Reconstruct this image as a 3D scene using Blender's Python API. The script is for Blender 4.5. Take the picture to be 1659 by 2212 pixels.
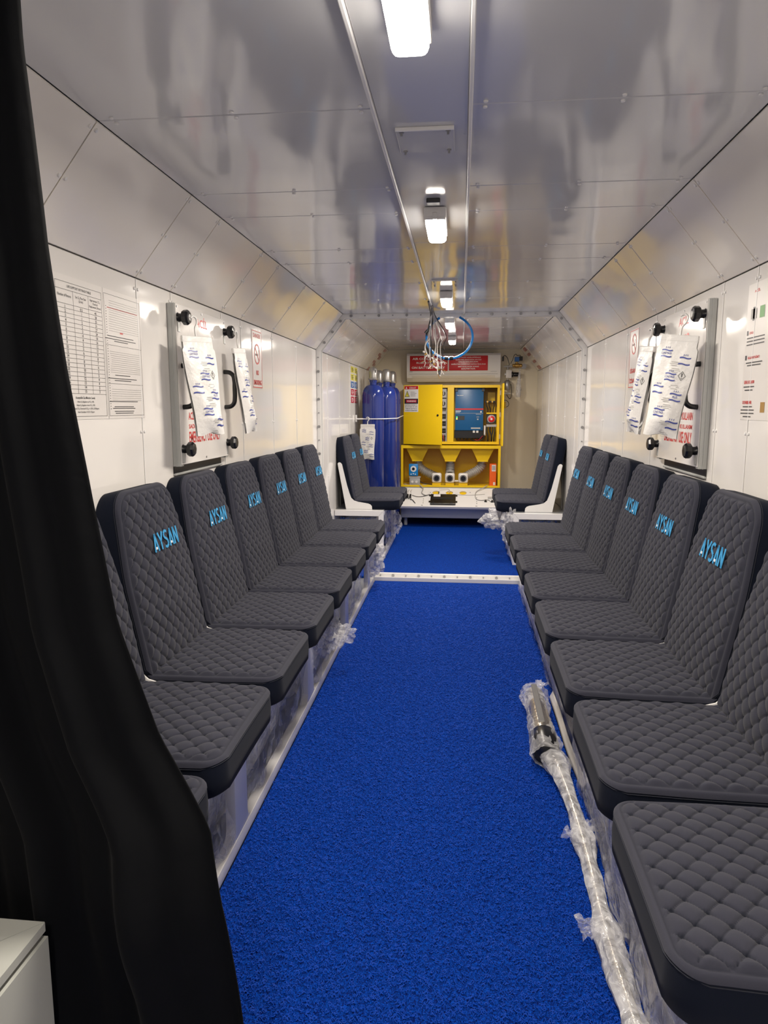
import bpy, bmesh, math, random
from mathutils import Vector, Matrix, noise, Euler
PI = math.pi
random.seed(7)
for _o in list(bpy.data.objects): bpy.data.objects.remove(_o)
SC = bpy.context.scene
COL = SC.collection

# ------------------------------------------------------------------ camera
F_PX, W_PX, H_PX = 1533.0, 1659.0, 2212.0
cam_d = bpy.data.cameras.new('camera'); cam = bpy.data.objects.new('camera', cam_d); COL.objects.link(cam)
cam_d.sensor_fit = 'VERTICAL'; cam_d.sensor_height = 24.0; cam_d.lens = 24.0*F_PX/H_PX
cam_d.clip_start = 0.02
cam.location = (0, 0, 1.3)
cam.rotation_euler = (math.radians(90-8.386), 0, math.radians(6.169))
SC.camera = cam

# ------------------------------------------------------------------ world, exposure
w = bpy.data.worlds.new('world'); SC.world = w; w.use_nodes = True
w.node_tree.nodes['Background'].inputs[0].default_value = (0.05, 0.052, 0.06, 1)
w.node_tree.nodes['Background'].inputs[1].default_value = 0.3
SC.view_settings.view_transform = 'Standard'; SC.view_settings.look = 'None'
SC.view_settings.gamma = 1.0; SC.view_settings.use_curve_mapping = False
SC.view_settings.exposure = 0.0
LIGHT_Y = [-0.45, 1.20, 2.62, 4.35, 5.55, 6.95]      # lamps along the ceiling strip, the first added out of view for lighting
LIGHT_W = 19.5
LIGHT_COL = (1.0, 0.905, 0.79)

# ------------------------------------------------------------------ helpers
def wloc(o):
    v = Vector((0, 0, 0))
    while o is not None:
        v += o.location; o = o.parent
    return v
def tag(o, label=None, cat=None, group=None, kind=None):
    if label: o['label'] = label
    if cat: o['category'] = cat
    if group: o['group'] = group
    if kind: o['kind'] = kind
    return o
def empty(name, loc, label=None, cat=None, group=None, kind=None):
    o = bpy.data.objects.new(name, None); o.empty_display_size = 0.05
    COL.objects.link(o); o.location = loc
    return tag(o, label, cat, group, kind)
def copy_tree(o, parent=None):
    c = o.copy(); COL.objects.link(c); c.parent = parent
    for ch in list(o.children): copy_tree(ch, c)
    return c

class MB:
    def __init__(s): s.bm = bmesh.new()
    def _v(s, pts): return [s.bm.verts.new(p) for p in pts]
    def box(s, lo, hi, bev=0.0, seg=1):
        x0, y0, z0 = lo; x1, y1, z1 = hi
        v = s._v([(x0,y0,z0),(x1,y0,z0),(x1,y1,z0),(x0,y1,z0),(x0,y0,z1),(x1,y0,z1),(x1,y1,z1),(x0,y1,z1)])
        fs = [s.bm.faces.new([v[i] for i in f]) for f in ((3,2,1,0),(4,5,6,7),(0,1,5,4),(1,2,6,5),(2,3,7,6),(3,0,4,7))]
        if bev > 0:
            es = list({e for f in fs for e in f.edges})
            bmesh.ops.bevel(s.bm, geom=es, offset=bev, segments=seg, profile=0.5, affect='EDGES')
        return s
    def obox(s, c, ax, ay, az, hx, hy, hz, bev=0.0, seg=1):
        """box with centre c and half sizes along given unit axes"""
        n0 = set(s.bm.verts)
        s.box((-hx,-hy,-hz), (hx,hy,hz), bev, seg)
        M = Matrix((Vector(ax), Vector(ay), Vector(az))).transposed()
        c = Vector(c)
        for v in s.bm.verts:
            if v not in n0: v.co = c + M @ v.co
        return s
    def cyl(s, p0, p1, r0, r1=None, n=16, cap=True):
        r1 = r0 if r1 is None else r1
        p0 = Vector(p0); p1 = Vector(p1); d = (p1-p0).normalized()
        a = d.orthogonal().normalized(); b = d.cross(a)
        A = s._v([p0 + r0*(a*math.cos(2*PI*i/n)+b*math.sin(2*PI*i/n)) for i in range(n)])
        B = s._v([p1 + r1*(a*math.cos(2*PI*i/n)+b*math.sin(2*PI*i/n)) for i in range(n)])
        for i in range(n): s.bm.faces.new([A[i], A[(i+1)%n], B[(i+1)%n], B[i]])
        if cap: s.bm.faces.new(A[::-1]); s.bm.faces.new(B)
        return s
    def lathe(s, c, prof, axis=(0,0,1), n=24):
        """prof: list of (r, h) from start to end, along axis"""
        c = Vector(c); d = Vector(axis).normalized(); a = d.orthogonal().normalized(); b = d.cross(a)
        rings = []
        for r, h in prof:
            if r < 1e-5: rings.append(s._v([c + d*h]))
            else: rings.append(s._v([c + d*h + r*(a*math.cos(2*PI*i/n)+b*math.sin(2*PI*i/n)) for i in range(n)]))
        for A, B in zip(rings, rings[1:]):
            for i in range(n):
                j = (i+1) % n
                if len(A) == 1 and len(B) == 1: continue
                if len(A) == 1: s.bm.faces.new([A[0], B[j], B[i]])
                elif len(B) == 1: s.bm.faces.new([A[i], A[j], B[0]])
                else: s.bm.faces.new([A[i], A[j], B[j], B[i]])
        if len(rings[0]) > 1: s.bm.faces.new(rings[0][::-1])
        if len(rings[-1]) > 1: s.bm.faces.new(rings[-1])
        return s
    def tube(s, pts, r, n=8, smooth=0, rf=None, cap=True):
        P = [Vector(p) for p in pts]
        if smooth: P = spline(P, smooth)
        m = len(P); rings = []; up = None
        for i in range(m):
            t = (P[min(i+1,m-1)] - P[max(i-1,0)]).normalized()
            if up is None: up = t.orthogonal().normalized()
            up = (up - t*up.dot(t)); up = up.normalized() if up.length > 1e-6 else t.orthogonal().normalized()
            b = t.cross(up); rr = r if rf is None else r*rf(i/(m-1.0))
            rings.append(s._v([P[i] + rr*(up*math.cos(2*PI*k/n)+b*math.sin(2*PI*k/n)) for k in range(n)]))
        for A, B in zip(rings, rings[1:]):
            for k in range(n): s.bm.faces.new([A[k], A[(k+1)%n], B[(k+1)%n], B[k]])
        if cap: s.bm.faces.new(rings[0][::-1]); s.bm.faces.new(rings[-1])
        return s
    def prism(s, poly, off):
        """poly: 3-D points of a planar outline; off: extrusion vector"""
        off = Vector(off); A = s._v(poly); B = s._v([Vector(p)+off for p in poly]); n = len(A)
        s.bm.faces.new(A[::-1]); s.bm.faces.new(B)
        for i in range(n): s.bm.faces.new([A[i], A[(i+1)%n], B[(i+1)%n], B[i]])
        return s
    def poly(s, pts): s.bm.faces.new(s._v(pts)); return s
    def grid(s, fn, nu, nv, wrap=False):
        V = [[s.bm.verts.new(fn(i/nu, j/nv)) for j in range(nv+1)] for i in range(nu+(0 if wrap else 1))]
        for i in range(nu):
            for j in range(nv):
                a = V[i]; b = V[(i+1) % len(V)]
                s.bm.faces.new([a[j], b[j], b[j+1], a[j+1]])
        return V
    def build(s, name, mat, parent=None, smooth=None, label=None, world=True, recalc=True):
        if recalc: bmesh.ops.recalc_face_normals(s.bm, faces=s.bm.faces)
        me = bpy.data.meshes.new(name); s.bm.to_mesh(me); s.bm.free()
        if parent is not None and world:
            off = wloc(parent); me.transform(Matrix.Translation(-off))
        o = bpy.data.objects.new(name, me); COL.objects.link(o); o.parent = parent
        me.materials.append(mat)
        if smooth is not None:
            for p in me.polygons: p.use_smooth = True
            if smooth < 179:
                try: me.set_sharp_from_angle(angle=math.radians(smooth))
                except Exception: pass
        if label: o['label'] = label
        return o
def spline(P, k):
    out = []
    n = len(P)
    for i in range(n-1):
        p0 = P[max(i-1,0)]; p1 = P[i]; p2 = P[i+1]; p3 = P[min(i+2,n-1)]
        for j in range(k):
            t = j/k
            out.append(0.5*((2*p1)+(p2-p0)*t+(2*p0-5*p1+4*p2-p3)*t*t+(3*p1-p0-3*p2+p3)*t**3))
    out.append(P[-1]); return out
def mesh_copy(o, name=None, parent=None, loc=None, rot=None):
    c = o.copy(); COL.objects.link(c)
    if parent is not None: c.parent = parent
    if loc is not None: c.location = loc
    if rot is not None: c.rotation_euler = rot
    return c

# ------------------------------------------------------------------ materials
def mat(name, col, rough=0.5, metal=0.0, spec=0.5, ior=1.5, **kw):
    m = bpy.data.materials.new(name); m.use_nodes = True
    nt = m.node_tree; b = nt.nodes['Principled BSDF']
    b.inputs['Base Color'].default_value = (*col, 1); b.inputs['Roughness'].default_value = rough
    b.inputs['Metallic'].default_value = metal; b.inputs['IOR'].default_value = ior
    b.inputs['Specular IOR Level'].default_value = spec
    for k, v in kw.items(): b.inputs[k.replace('_', ' ')].default_value = v
    return m
def nodes(m): nt = m.node_tree; return nt, nt.nodes, nt.links, nt.nodes['Principled BSDF']
def add_bump(m, scale=200, strength=0.2, dist=0.001, detail=2, stretch=None, second=None):
    nt, N, L, b = nodes(m)
    tc = N.new('ShaderNodeTexCoord'); mp = N.new('ShaderNodeMapping'); L.new(tc.outputs['Object'], mp.inputs[0])
    if stretch: mp.inputs['Scale'].default_value = stretch
    n = N.new('ShaderNodeTexNoise'); n.inputs['Scale'].default_value = scale; n.inputs['Detail'].default_value = detail
    L.new(mp.outputs[0], n.inputs['Vector'])
    bp = N.new('ShaderNodeBump'); bp.inputs['Strength'].default_value = strength; bp.inputs['Distance'].default_value = dist
    L.new(n.outputs[0], bp.inputs['Height']); last = bp
    if second:
        n2 = N.new('ShaderNodeTexNoise'); n2.inputs['Scale'].default_value = second[0]; n2.inputs['Detail'].default_value = 1
        L.new(tc.outputs['Object'], n2.inputs['Vector'])
        b2 = N.new('ShaderNodeBump'); b2.inputs['Strength'].default_value = second[1]; b2.inputs['Distance'].default_value = second[2]
        L.new(n2.outputs[0], b2.inputs['Height']); L.new(bp.outputs[0], b2.inputs['Normal']); last = b2
    L.new(last.outputs[0], b.inputs['Normal'])
    return m
def add_var(m, c0, c1, scale=5, detail=3, stretch=None):
    nt, N, L, b = nodes(m)
    tc = N.new('ShaderNodeTexCoord'); n = N.new('ShaderNodeTexNoise'); n.inputs['Scale'].default_value = scale; n.inputs['Detail'].default_value = detail
    mp = N.new('ShaderNodeMapping'); L.new(tc.outputs['Object'], mp.inputs[0]); L.new(mp.outputs[0], n.inputs['Vector'])
    if stretch: mp.inputs['Scale'].default_value = stretch
    r = N.new('ShaderNodeValToRGB'); r.color_ramp.elements[0].color = (*c0, 1); r.color_ramp.elements[1].color = (*c1, 1)
    r.color_ramp.elements[0].position = 0.3; r.color_ramp.elements[1].position = 0.7
    L.new(n.outputs[0], r.inputs[0]); L.new(r.outputs[0], b.inputs['Base Color'])
    return m
M = {}
M['wall'] = add_bump(mat('wall_paint', (0.79, 0.765, 0.735), 0.10, ior=1.55), 70, 0.06, 0.0008, 2, second=(3.0, 0.35, 0.010))
M['ceil'] = add_bump(mat('ceiling_paint', (0.60, 0.60, 0.61), 0.09, ior=1.7), 60, 0.06, 0.0008, 2, stretch=(1, 6, 1), second=(2.6, 0.45, 0.012))
M['slope'] = add_bump(mat('sloped_panel_paint', (0.87, 0.825, 0.765), 0.10, ior=1.55), 70, 0.06, 0.0008, 2, second=(3.0, 0.45, 0.012))  # same paint as the walls, lightened to paint extra light onto the slopes
M['back'] = add_bump(mat('end_wall_paint', (0.88, 0.79, 0.60), 0.30), 40, 0.2, 0.001, 3)  # white wall paint with yellow bounce light from the cabinet put into its colour
M['white'] = add_bump(mat('white_powder_coat', (0.80, 0.79, 0.78), 0.30), 300, 0.1, 0.0004)
M['plate'] = add_bump(mat('grey_steel_plate', (0.42, 0.43, 0.45), 0.28, 0.6), 80, 0.1, 0.0008, stretch=(1, 8, 1))
M['galv'] = mat('galvanised_channel', (0.50, 0.51, 0.50), 0.38, 0.35)
M['bolt'] = mat('zinc_bolt', (0.35, 0.35, 0.36), 0.3, 0.9)
M['fabric'] = mat('quilted_fabric', (0.033, 0.0345, 0.050), 0.95, spec=0.08, Sheen_Weight=0.10, Sheen_Roughness=0.6)
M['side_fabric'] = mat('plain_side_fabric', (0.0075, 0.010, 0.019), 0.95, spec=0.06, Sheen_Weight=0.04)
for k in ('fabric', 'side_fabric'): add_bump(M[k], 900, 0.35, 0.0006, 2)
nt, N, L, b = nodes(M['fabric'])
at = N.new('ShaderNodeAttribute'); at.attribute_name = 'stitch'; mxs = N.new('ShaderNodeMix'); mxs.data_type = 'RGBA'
mxs.inputs[6].default_value = (0.033, 0.0345, 0.050, 1); mxs.inputs[7].default_value = (0.006, 0.008, 0.015, 1)  # second colour darkens the grooves: dark thread plus painted crease shade
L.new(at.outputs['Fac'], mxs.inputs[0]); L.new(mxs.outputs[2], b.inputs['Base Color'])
M['stitch'] = mat('seam_thread', (0.035, 0.038, 0.05), 0.9, spec=0.1)
M['logo'] = mat('blue_embroidery', (0.04, 0.33, 0.66), 0.45)
M['logow'] = mat('white_embroidery', (0.75, 0.78, 0.82), 0.45)
M['black'] = mat('black_plastic', (0.008, 0.008, 0.009), 0.28)
M['dark'] = mat('dark_plastic', (0.025, 0.027, 0.03), 0.4)
M['yellow'] = add_bump(mat('yellow_powder_coat', (0.84, 0.555, 0.008), 0.32), 250, 0.08, 0.0004)
M['blue_cyl'] = mat('blue_gloss_paint', (0.014, 0.030, 0.19), 0.12, ior=1.55)
M['cap'] = mat('silver_paint', (0.36, 0.35, 0.34), 0.33, 0.75)
M['inv'] = mat('inverter_blue', (0.013, 0.105, 0.27), 0.35)
M['inv2'] = mat('speaker_blue', (0.01, 0.22, 0.58), 0.35)
M['red'] = mat('red_print', (0.55, 0.012, 0.016), 0.3)
M['redp'] = mat('red_lettering', (0.60, 0.02, 0.02), 0.35)
M['sign'] = mat('sign_white', (0.78, 0.76, 0.74), 0.25)
M['poster'] = mat('poster_paper', (0.72, 0.69, 0.66), 0.35)
M['ink'] = mat('black_ink', (0.03, 0.03, 0.035), 0.4)
M['inkgrey'] = mat('grey_ink', (0.33, 0.32, 0.31), 0.4)
M['bluep'] = mat('blue_print', (0.03, 0.12, 0.42), 0.4)
M['navyp'] = mat('navy_print', (0.05, 0.07, 0.30), 0.4)
M['stkyel'] = mat('yellow_sticker', (0.75, 0.68, 0.08), 0.3)
M['stkblu'] = mat('blue_sticker', (0.02, 0.13, 0.42), 0.3)
M['stkred'] = mat('crimson_sticker', (0.5, 0.02, 0.05), 0.3)
M['stkpale'] = mat('faded_red_sticker', (0.42, 0.10, 0.09), 0.35)
M['acwhite'] = mat('appliance_white', (0.78, 0.76, 0.73), 0.3)
M['orange'] = mat('orange_carton', (0.85, 0.13, 0.01), 0.45)
M['greypl'] = mat('grey_plastic', (0.42, 0.42, 0.42), 0.45)
M['brass'] = mat('brass', (0.55, 0.33, 0.09), 0.3, 0.9)
M['hose'] = mat('blue_hose', (0.01, 0.19, 0.55), 0.25)
M['wire'] = mat('grey_cable', (0.40, 0.39, 0.38), 0.4)
M['wirew'] = mat('white_cable', (0.65, 0.62, 0.58), 0.4)
M['bag'] = add_bump(mat('desiccant_paper', (0.74, 0.73, 0.71), 0.4), 28, 0.6, 0.008, 4)
M['green'] = mat('green_picture', (0.08, 0.30, 0.05), 0.4)
M['curtain'] = add_bump(mat('black_curtain', (0.0012, 0.0016, 0.0026), 0.85, spec=0.12, Sheen_Weight=0.015), 40, 0.3, 0.003)
M['duct'] = mat('aluminium_duct', (0.42, 0.41, 0.39), 0.45, 0.35)
M['silver'] = add_bump(mat('foil_metal', (0.55, 0.50, 0.42), 0.22, 0.9), 70, 0.5, 0.004, 4)
M['softgrey'] = mat('pale_grey_plastic', (0.42, 0.43, 0.40), 0.55)
M['rubber'] = mat('rubber', (0.012, 0.012, 0.012), 0.7)
def emit(name, col, s):
    m = bpy.data.materials.new(name); m.use_nodes = True; nt = m.node_tree
    nt.nodes.remove(nt.nodes['Principled BSDF']); e = nt.nodes.new('ShaderNodeEmission')
    e.inputs[0].default_value = (*col, 1); e.inputs[1].default_value = s
    nt.links.new(e.outputs[0], nt.nodes['Material Output'].inputs[0]); return m
M['lamp'] = emit('lamp_lens_lit', (1.0, 0.92, 0.81), 20.0)
M['ledg'] = emit('green_led', (0.1, 1.0, 0.2), 3.0); M['ledy'] = emit('yellow_led', (1.0, 0.8, 0.1), 3.0)
# blue coil carpet
m = mat('blue_coil_carpet', (0.001, 0.035, 0.28), 0.8, spec=0.08); M['carpet'] = m
nt, N, L, b = nodes(m)
tc = N.new('ShaderNodeTexCoord')
vo = N.new('ShaderNodeTexNoise'); vo.inputs['Scale'].default_value = 170; vo.inputs['Detail'].default_value = 3; vo.inputs['Distortion'].default_value = 1.8
L.new(tc.outputs['Object'], vo.inputs['Vector'])
r = N.new('ShaderNodeValToRGB'); r.color_ramp.elements[0].position = 0.36; r.color_ramp.elements[1].position = 0.66
r.color_ramp.elements[0].color = (0.0004, 0.007, 0.10, 1); r.color_ramp.elements[1].color = (0.001, 0.072, 0.52, 1)
L.new(vo.outputs[0], r.inputs[0]); L.new(r.outputs[0], b.inputs['Base Color'])
bp = N.new('ShaderNodeBump'); bp.inputs['Strength'].default_value = 1.0; bp.inputs['Distance'].default_value = 0.006
L.new(vo.outputs[0], bp.inputs['Height']); L.new(bp.outputs[0], b.inputs['Normal'])
M['pile'] = mat('blue_coil_fibre', (0.0008, 0.050, 0.39), 0.5, spec=0.16)
# clear crumpled film
def film(name, dens, col=(0.9, 0.9, 0.92), rough=0.12, scale=22):
    m = bpy.data.materials.new(name); m.use_nodes = True; nt = m.node_tree; N = nt.nodes; L = nt.links
    b = N['Principled BSDF']; b.inputs['Base Color'].default_value = (*col, 1); b.inputs['Roughness'].default_value = rough
    b.inputs['IOR'].default_value = 1.6
    tc = N.new('ShaderNodeTexCoord'); n = N.new('ShaderNodeTexNoise'); n.inputs['Scale'].default_value = scale; n.inputs['Detail'].default_value = 4; n.inputs['Distortion'].default_value = 1.0
    L.new(tc.outputs['Object'], n.inputs['Vector'])
    bp = N.new('ShaderNodeBump'); bp.inputs['Strength'].default_value = 0.7; bp.inputs['Distance'].default_value = 0.02
    L.new(n.outputs[0], bp.inputs['Height']); L.new(bp.outputs[0], b.inputs['Normal'])
    t = N.new('ShaderNodeBsdfTransparent'); t.inputs[0].default_value = (0.97, 0.97, 0.98, 1); mx = N.new('ShaderNodeMixShader')
    mr = N.new('ShaderNodeMapRange'); mr.inputs['To Min'].default_value = dens*0.5; mr.inputs['To Max'].default_value = min(1.0, dens*1.6)
    mr.inputs['From Min'].default_value = 0.35; mr.inputs['From Max'].default_value = 0.7
    L.new(n.outputs[0], mr.inputs[0]); L.new(mr.outputs[0], mx.inputs[0]); L.new(t.outputs[0], mx.inputs[1]); L.new(b.outputs[0], mx.inputs[2])
    L.new(mx.outputs[0], N['Material Output'].inputs[0]); return m
M['film'] = film('clear_film', 0.27)
M['film2'] = film('milky_film', 0.50, (0.72, 0.72, 0.74))
M['pack'] = add_bump(mat('wrapped_pack', (0.70, 0.70, 0.69), 0.22), 18, 0.9, 0.02, 4)

# ------------------------------------------------------------------ lettering
def text(s, c, right, up, w, h, m, parent, name='lettering', bold=0.0, lift=0.0, world=True, font_h=None):
    cu = bpy.data.curves.new('t', 'FONT'); cu.body = s; cu.align_x = 'CENTER'; cu.align_y = 'CENTER'; cu.size = 1.0
    cu.offset = bold; cu.resolution_u = 2
    to = bpy.data.objects.new('t', cu); COL.objects.link(to)
    dg = bpy.context.evaluated_depsgraph_get(); dg.update()
    me = bpy.data.meshes.new_from_object(to.evaluated_get(dg))
    bpy.data.objects.remove(to); bpy.data.curves.remove(cu)
    xs = [v.co.x for v in me.vertices]; ys = [v.co.y for v in me.vertices]
    if not xs: return None
    x0, x1, y0, y1 = min(xs), max(xs), min(ys), max(ys)
    right = Vector(right).normalized(); up = Vector(up).normalized(); n = right.cross(up)
    off = wloc(parent) if (parent is not None and world) else Vector((0, 0, 0))
    c = Vector(c) + n*lift - off
    for v in me.vertices:
        a = (v.co.x-(x0+x1)/2)/(x1-x0)*w; bb = (v.co.y-(y0+y1)/2)/(y1-y0)*h
        v.co = c + right*a + up*bb
    me.name = name; me.materials.clear(); me.materials.append(m)
    o = bpy.data.objects.new(name, me); COL.objects.link(o); o.parent = parent
    return o
def strokes(letters, w, h, thick):
    """own block letters as polygons: returns list of (polygon, is_white) in unit box w x h, centred"""
    out = []; n = len(letters); cw = w/(n*1.12-0.12); x = -w/2
    def bar(a, b, t=thick, wh=False):
        a = Vector(a); b = Vector(b); d = (b-a).normalized(); nn = Vector((-d.y, d.x))*t/2
        out.append(([a+nn, b+nn, b-nn, a-nn], wh))
    for ch in letters:
        X = lambda u: x+u*cw
        Y = lambda v: (v-0.5)*h
        if ch == 'A':
            bar((X(0.10), Y(0)), (X(0.52), Y(1))); bar((X(0.90), Y(0)), (X(0.48), Y(1)))
            bar((X(0.24), Y(0.2)), (X(0.60), Y(0.2)), thick*0.9, True)
        elif ch == 'Y':
            bar((X(0.05), Y(1)), (X(0.5), Y(0.45))); bar((X(0.95), Y(1)), (X(0.5), Y(0.45))); bar((X(0.5), Y(0.5)), (X(0.5), Y(0)))
        elif ch == 'S':
            P = [(0.88,0.90),(0.5,0.97),(0.16,0.83),(0.2,0.62),(0.5,0.52),(0.82,0.4),(0.84,0.17),(0.5,0.03),(0.1,0.1)]
            for a, b in zip(P, P[1:]): bar((X(a[0]), Y(a[1])), (X(b[0]), Y(b[1])))
        elif ch == 'N':
            bar((X(0.12), Y(0)), (X(0.12), Y(1))); bar((X(0.14), Y(0.97)), (X(0.86), Y(0.03))); bar((X(0.88), Y(0)), (X(0.88), Y(1)))
        x += cw*1.12
    return out
def aysan(c, right, up, w, h, parent, m1, m2, fn=None, names=('lettering', 'lettering_highlight'), th=None):
    right = Vector(right).normalized(); up = Vector(up).normalized(); c = Vector(c)
    res = []
    st = strokes('AYSAN', w, h, th or h*0.2)
    for white in (False, True):
        mb = MB(); k = 0
        for poly, wh in st:
            if wh != white: continue
            if white and m2 is None: continue
            nn = right.cross(up); k += 1
            pts = []
            for p in poly:
                q = c + right*p.x + up*p.y + nn*(0.0006 if wh else 0.0)
                pts.append(q)
            mb.prism(pts, nn*0.0012)
            if white: mb.build(names[1], m2, parent); mb = MB()
        if k and not white: mb.build(names[0], m1, parent)
        else: mb.bm.free()
    return res
def bars(mb, c, right, up, rects, d=0.0006):
    """flat printed bars: rects (x, y, w, h) in the sign's own frame"""
    right = Vector(right).normalized(); up = Vector(up).normalized(); n = right.cross(up); c = Vector(c) + n*d
    for x, y, w_, h_ in rects:
        mb.poly([c+right*(x-w_/2)+up*(y-h_/2), c+right*(x+w_/2)+up*(y-h_/2), c+right*(x+w_/2)+up*(y+h_/2), c+right*(x-w_/2)+up*(y+h_/2)])

# ================================================================== STRUCTURE
XL, XR, XC = -1.06, 0.87, -0.095          # wall faces and middle line
CL, CR = -0.86, 0.665                     # ceiling edges
ZC, ZW = 1.965, 1.716                     # ceiling height, top of walls
Y0, YF, YB = -1.3, 5.25, 8.5              # near end, flange, far wall
SEAMS = [-1.3, -0.75, 0.0, 0.85, 1.70, 2.29, 2.57, 3.12, 3.40, 3.97, 4.55, 5.20]
SEAMS2 = [5.30, 5.63, 6.19, 6.77, 7.34, 7.92, 8.5]
T = 0.02
fl = MB().box((-1.1, Y0, -0.06), (0.92, YB+0.05, -0.012)).build('floor', M['plate']); tag(fl, kind='structure')
def shell(name, pts, mat_, nrm):
    """backing slab behind a row of panels; pts = two section points"""
    (xa, za), (xb, zb) = pts; nx, nz = nrm
    mb = MB()
    o = [(xa+nx*0.022, Y0, za+nz*0.022), (xb+nx*0.022, Y0, zb+nz*0.022), (xb+nx*0.05, Y0, zb+nz*0.05), (xa+nx*0.05, Y0, za+nz*0.05)]
    mb.prism(o, (0, YB+0.05-Y0, 0)); ob = mb.build(name, mat_); tag(ob, kind='structure'); return ob
wl = shell('wall_left', [(XL, -0.02), (XL, ZW+0.02)], M['galv'], (-1, 0))
wr = shell('wall_right', [(XR, -0.02), (XR, ZW+0.02)], M['galv'], (1, 0))
ce = shell('ceiling', [(XL-0.03, ZC), (XR+0.03, ZC)], M['galv'], (0, 1))
s45 = 0.25/math.hypot(0.25, 0.2)
def panel_row(name, a, b, nrm, seams, m_, parent, gap=0.0012, bev=0.0025):
    """panels between section points a, b (x, z); nrm points outward from the room"""
    nx, nz = nrm; dx, dz = b[0]-a[0], b[1]-a[1]; ln = math.hypot(dx, dz); ux, uz = dx/ln, dz/ln
    for y0, y1 in zip(seams, seams[1:]):
        mb = MB(); L_ = y1-y0
        c = Vector(((a[0]+b[0])/2+nx*0.010, (y0+y1)/2, (a[1]+b[1])/2+nz*0.010))
        mb.obox(c, (ux, 0, uz), (0, 1, 0), (nx, 0, nz), ln/2-0.0006, L_/2-gap, 0.0098, bev, 1)
        mb.build(name, m_, parent)
SA = SEAMS; SB = SEAMS2
for S in (SA, SB):
    panel_row('wall_panel', (XL, 0.0), (XL, ZW), (-1, 0), S, M['wall'], wl)
    panel_row('wall_panel', (XR, 0.0), (XR, ZW), (1, 0), S, M['wall'], wr)
    panel_row('sloped_panel', (XL, ZW), (CL, ZC), (-s45, math.sqrt(1-s45*s45)), S, M['slope'], ce)
    panel_row('sloped_panel', (XR, ZW), (CR, ZC), (s45, math.sqrt(1-s45*s45)), S, M['slope'], ce)
    panel_row('ceiling_panel', (CL, ZC), (-0.206, ZC), (0, 1), S, M['ceil'], ce)
    panel_row('ceiling_panel', (0.009, ZC), (CR, ZC), (0, 1), S, M['ceil'], ce)
panel_row('centre_strip', (-0.203, ZC-0.006), (0.006, ZC-0.006), (0, 1), [Y0, 3.0, 5.2], M['ceil'], ce)
panel_row('centre_strip', (-0.203, ZC-0.006), (0.006, ZC-0.006), (0, 1), [5.3, 8.48], M['ceil'], ce)
for x in (-0.207, 0.010):                   # folded lips along the centre strip
    for ya, yb in ((Y0, 5.19), (5.31, 8.45)):
        MB().box((x-0.0045, ya, ZC-0.013), (x+0.0045, yb, ZC+0.006), 0.002).build('strip_lip', M['white'], ce, smooth=40)
# raised seam lips
for y in SEAMS[1:-1]+SEAMS2[1:-1]:
    for wobj, xw, xc, sx in ((wl, XL, CL, 1), (wr, XR, CR, -1)):
        MB().box((min(xw, xw+sx*0.0022), y-0.0022, 0.0), (max(xw, xw+sx*0.0022), y+0.0022, ZW-0.002), 0.0008).build('seam_lip', M['white'], wobj)
        up_ = Vector((xc-xw, 0, ZC-ZW)); ln_ = up_.length; up_.normalize(); n_ = Vector((s45*sx, 0, -math.sqrt(1-s45*s45)))
        MB().obox(Vector(((xw+xc)/2, y, (ZW+ZC)/2))+n_*0.001, up_, (0, 1, 0), n_, ln_/2-0.004, 0.0018, 0.0011, 0.0006).build('seam_lip', M['slope'], ce)
# screw heads
mb = MB()
for y in SEAMS[1:-1]+SEAMS2[1:-1]:
    for x in (CL+0.04, -0.53, -0.235, 0.04, 0.34, CR-0.04):
        for dy in (-0.016, 0.014):
            mb.lathe((x+random.uniform(-.004,.004), y+dy, ZC), [(0.0055, 0), (0.005, -0.003), (0.0, -0.0045)], n=8)
    for sx, xw, xc in ((1, XL, CL), (-1, XR, CR)):
        for t in (0.08, 0.52, 0.94):
            for dy in (-0.014, 0.013):
                p = Vector((xw+(xc-xw)*t, y+dy, ZW+(ZC-ZW)*t)); nn = Vector((s45*sx, 0, -math.sqrt(1-s45*s45)))
                mb.lathe(p, [(0.0055, 0), (0.005, 0.003), (0, 0.0045)], axis=nn, n=8)
o = mb.build('screw_heads', M['white'], ce, smooth=50); tag(o, kind='stuff')
for wobj, xw, sx in ((wl, XL, 1), (wr, XR, -1)):
    mb = MB()
    for y in SEAMS[1:-1]+SEAMS2[1:-1]:
        for z in (ZW-0.035, 1.22, 0.75):
            for dy in (-0.013, 0.012):
                mb.lathe((xw, y+dy, z), [(0.0055, 0), (0.005, 0.003), (0, 0.0045)], axis=(sx, 0, 0), n=8)
    o = mb.build('screw_heads', M['white'], wobj, smooth=50); tag(o, kind='stuff')
# end walls
o = MB().box((-1.1, YB, -0.05), (0.92, YB+0.03, 2.0)).build('wall_back', M['back']); tag(o, kind='structure')
MB().box((0.45, YB-0.004, 0.0), (0.452, YB+0.001, 1.7)).build('weld_seam', M['back'], o)
o = MB().box((-1.1, Y0-0.03, -0.05), (0.92, Y0, 2.0)).build('wall_near', M['wall']); tag(o, kind='structure')

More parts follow.
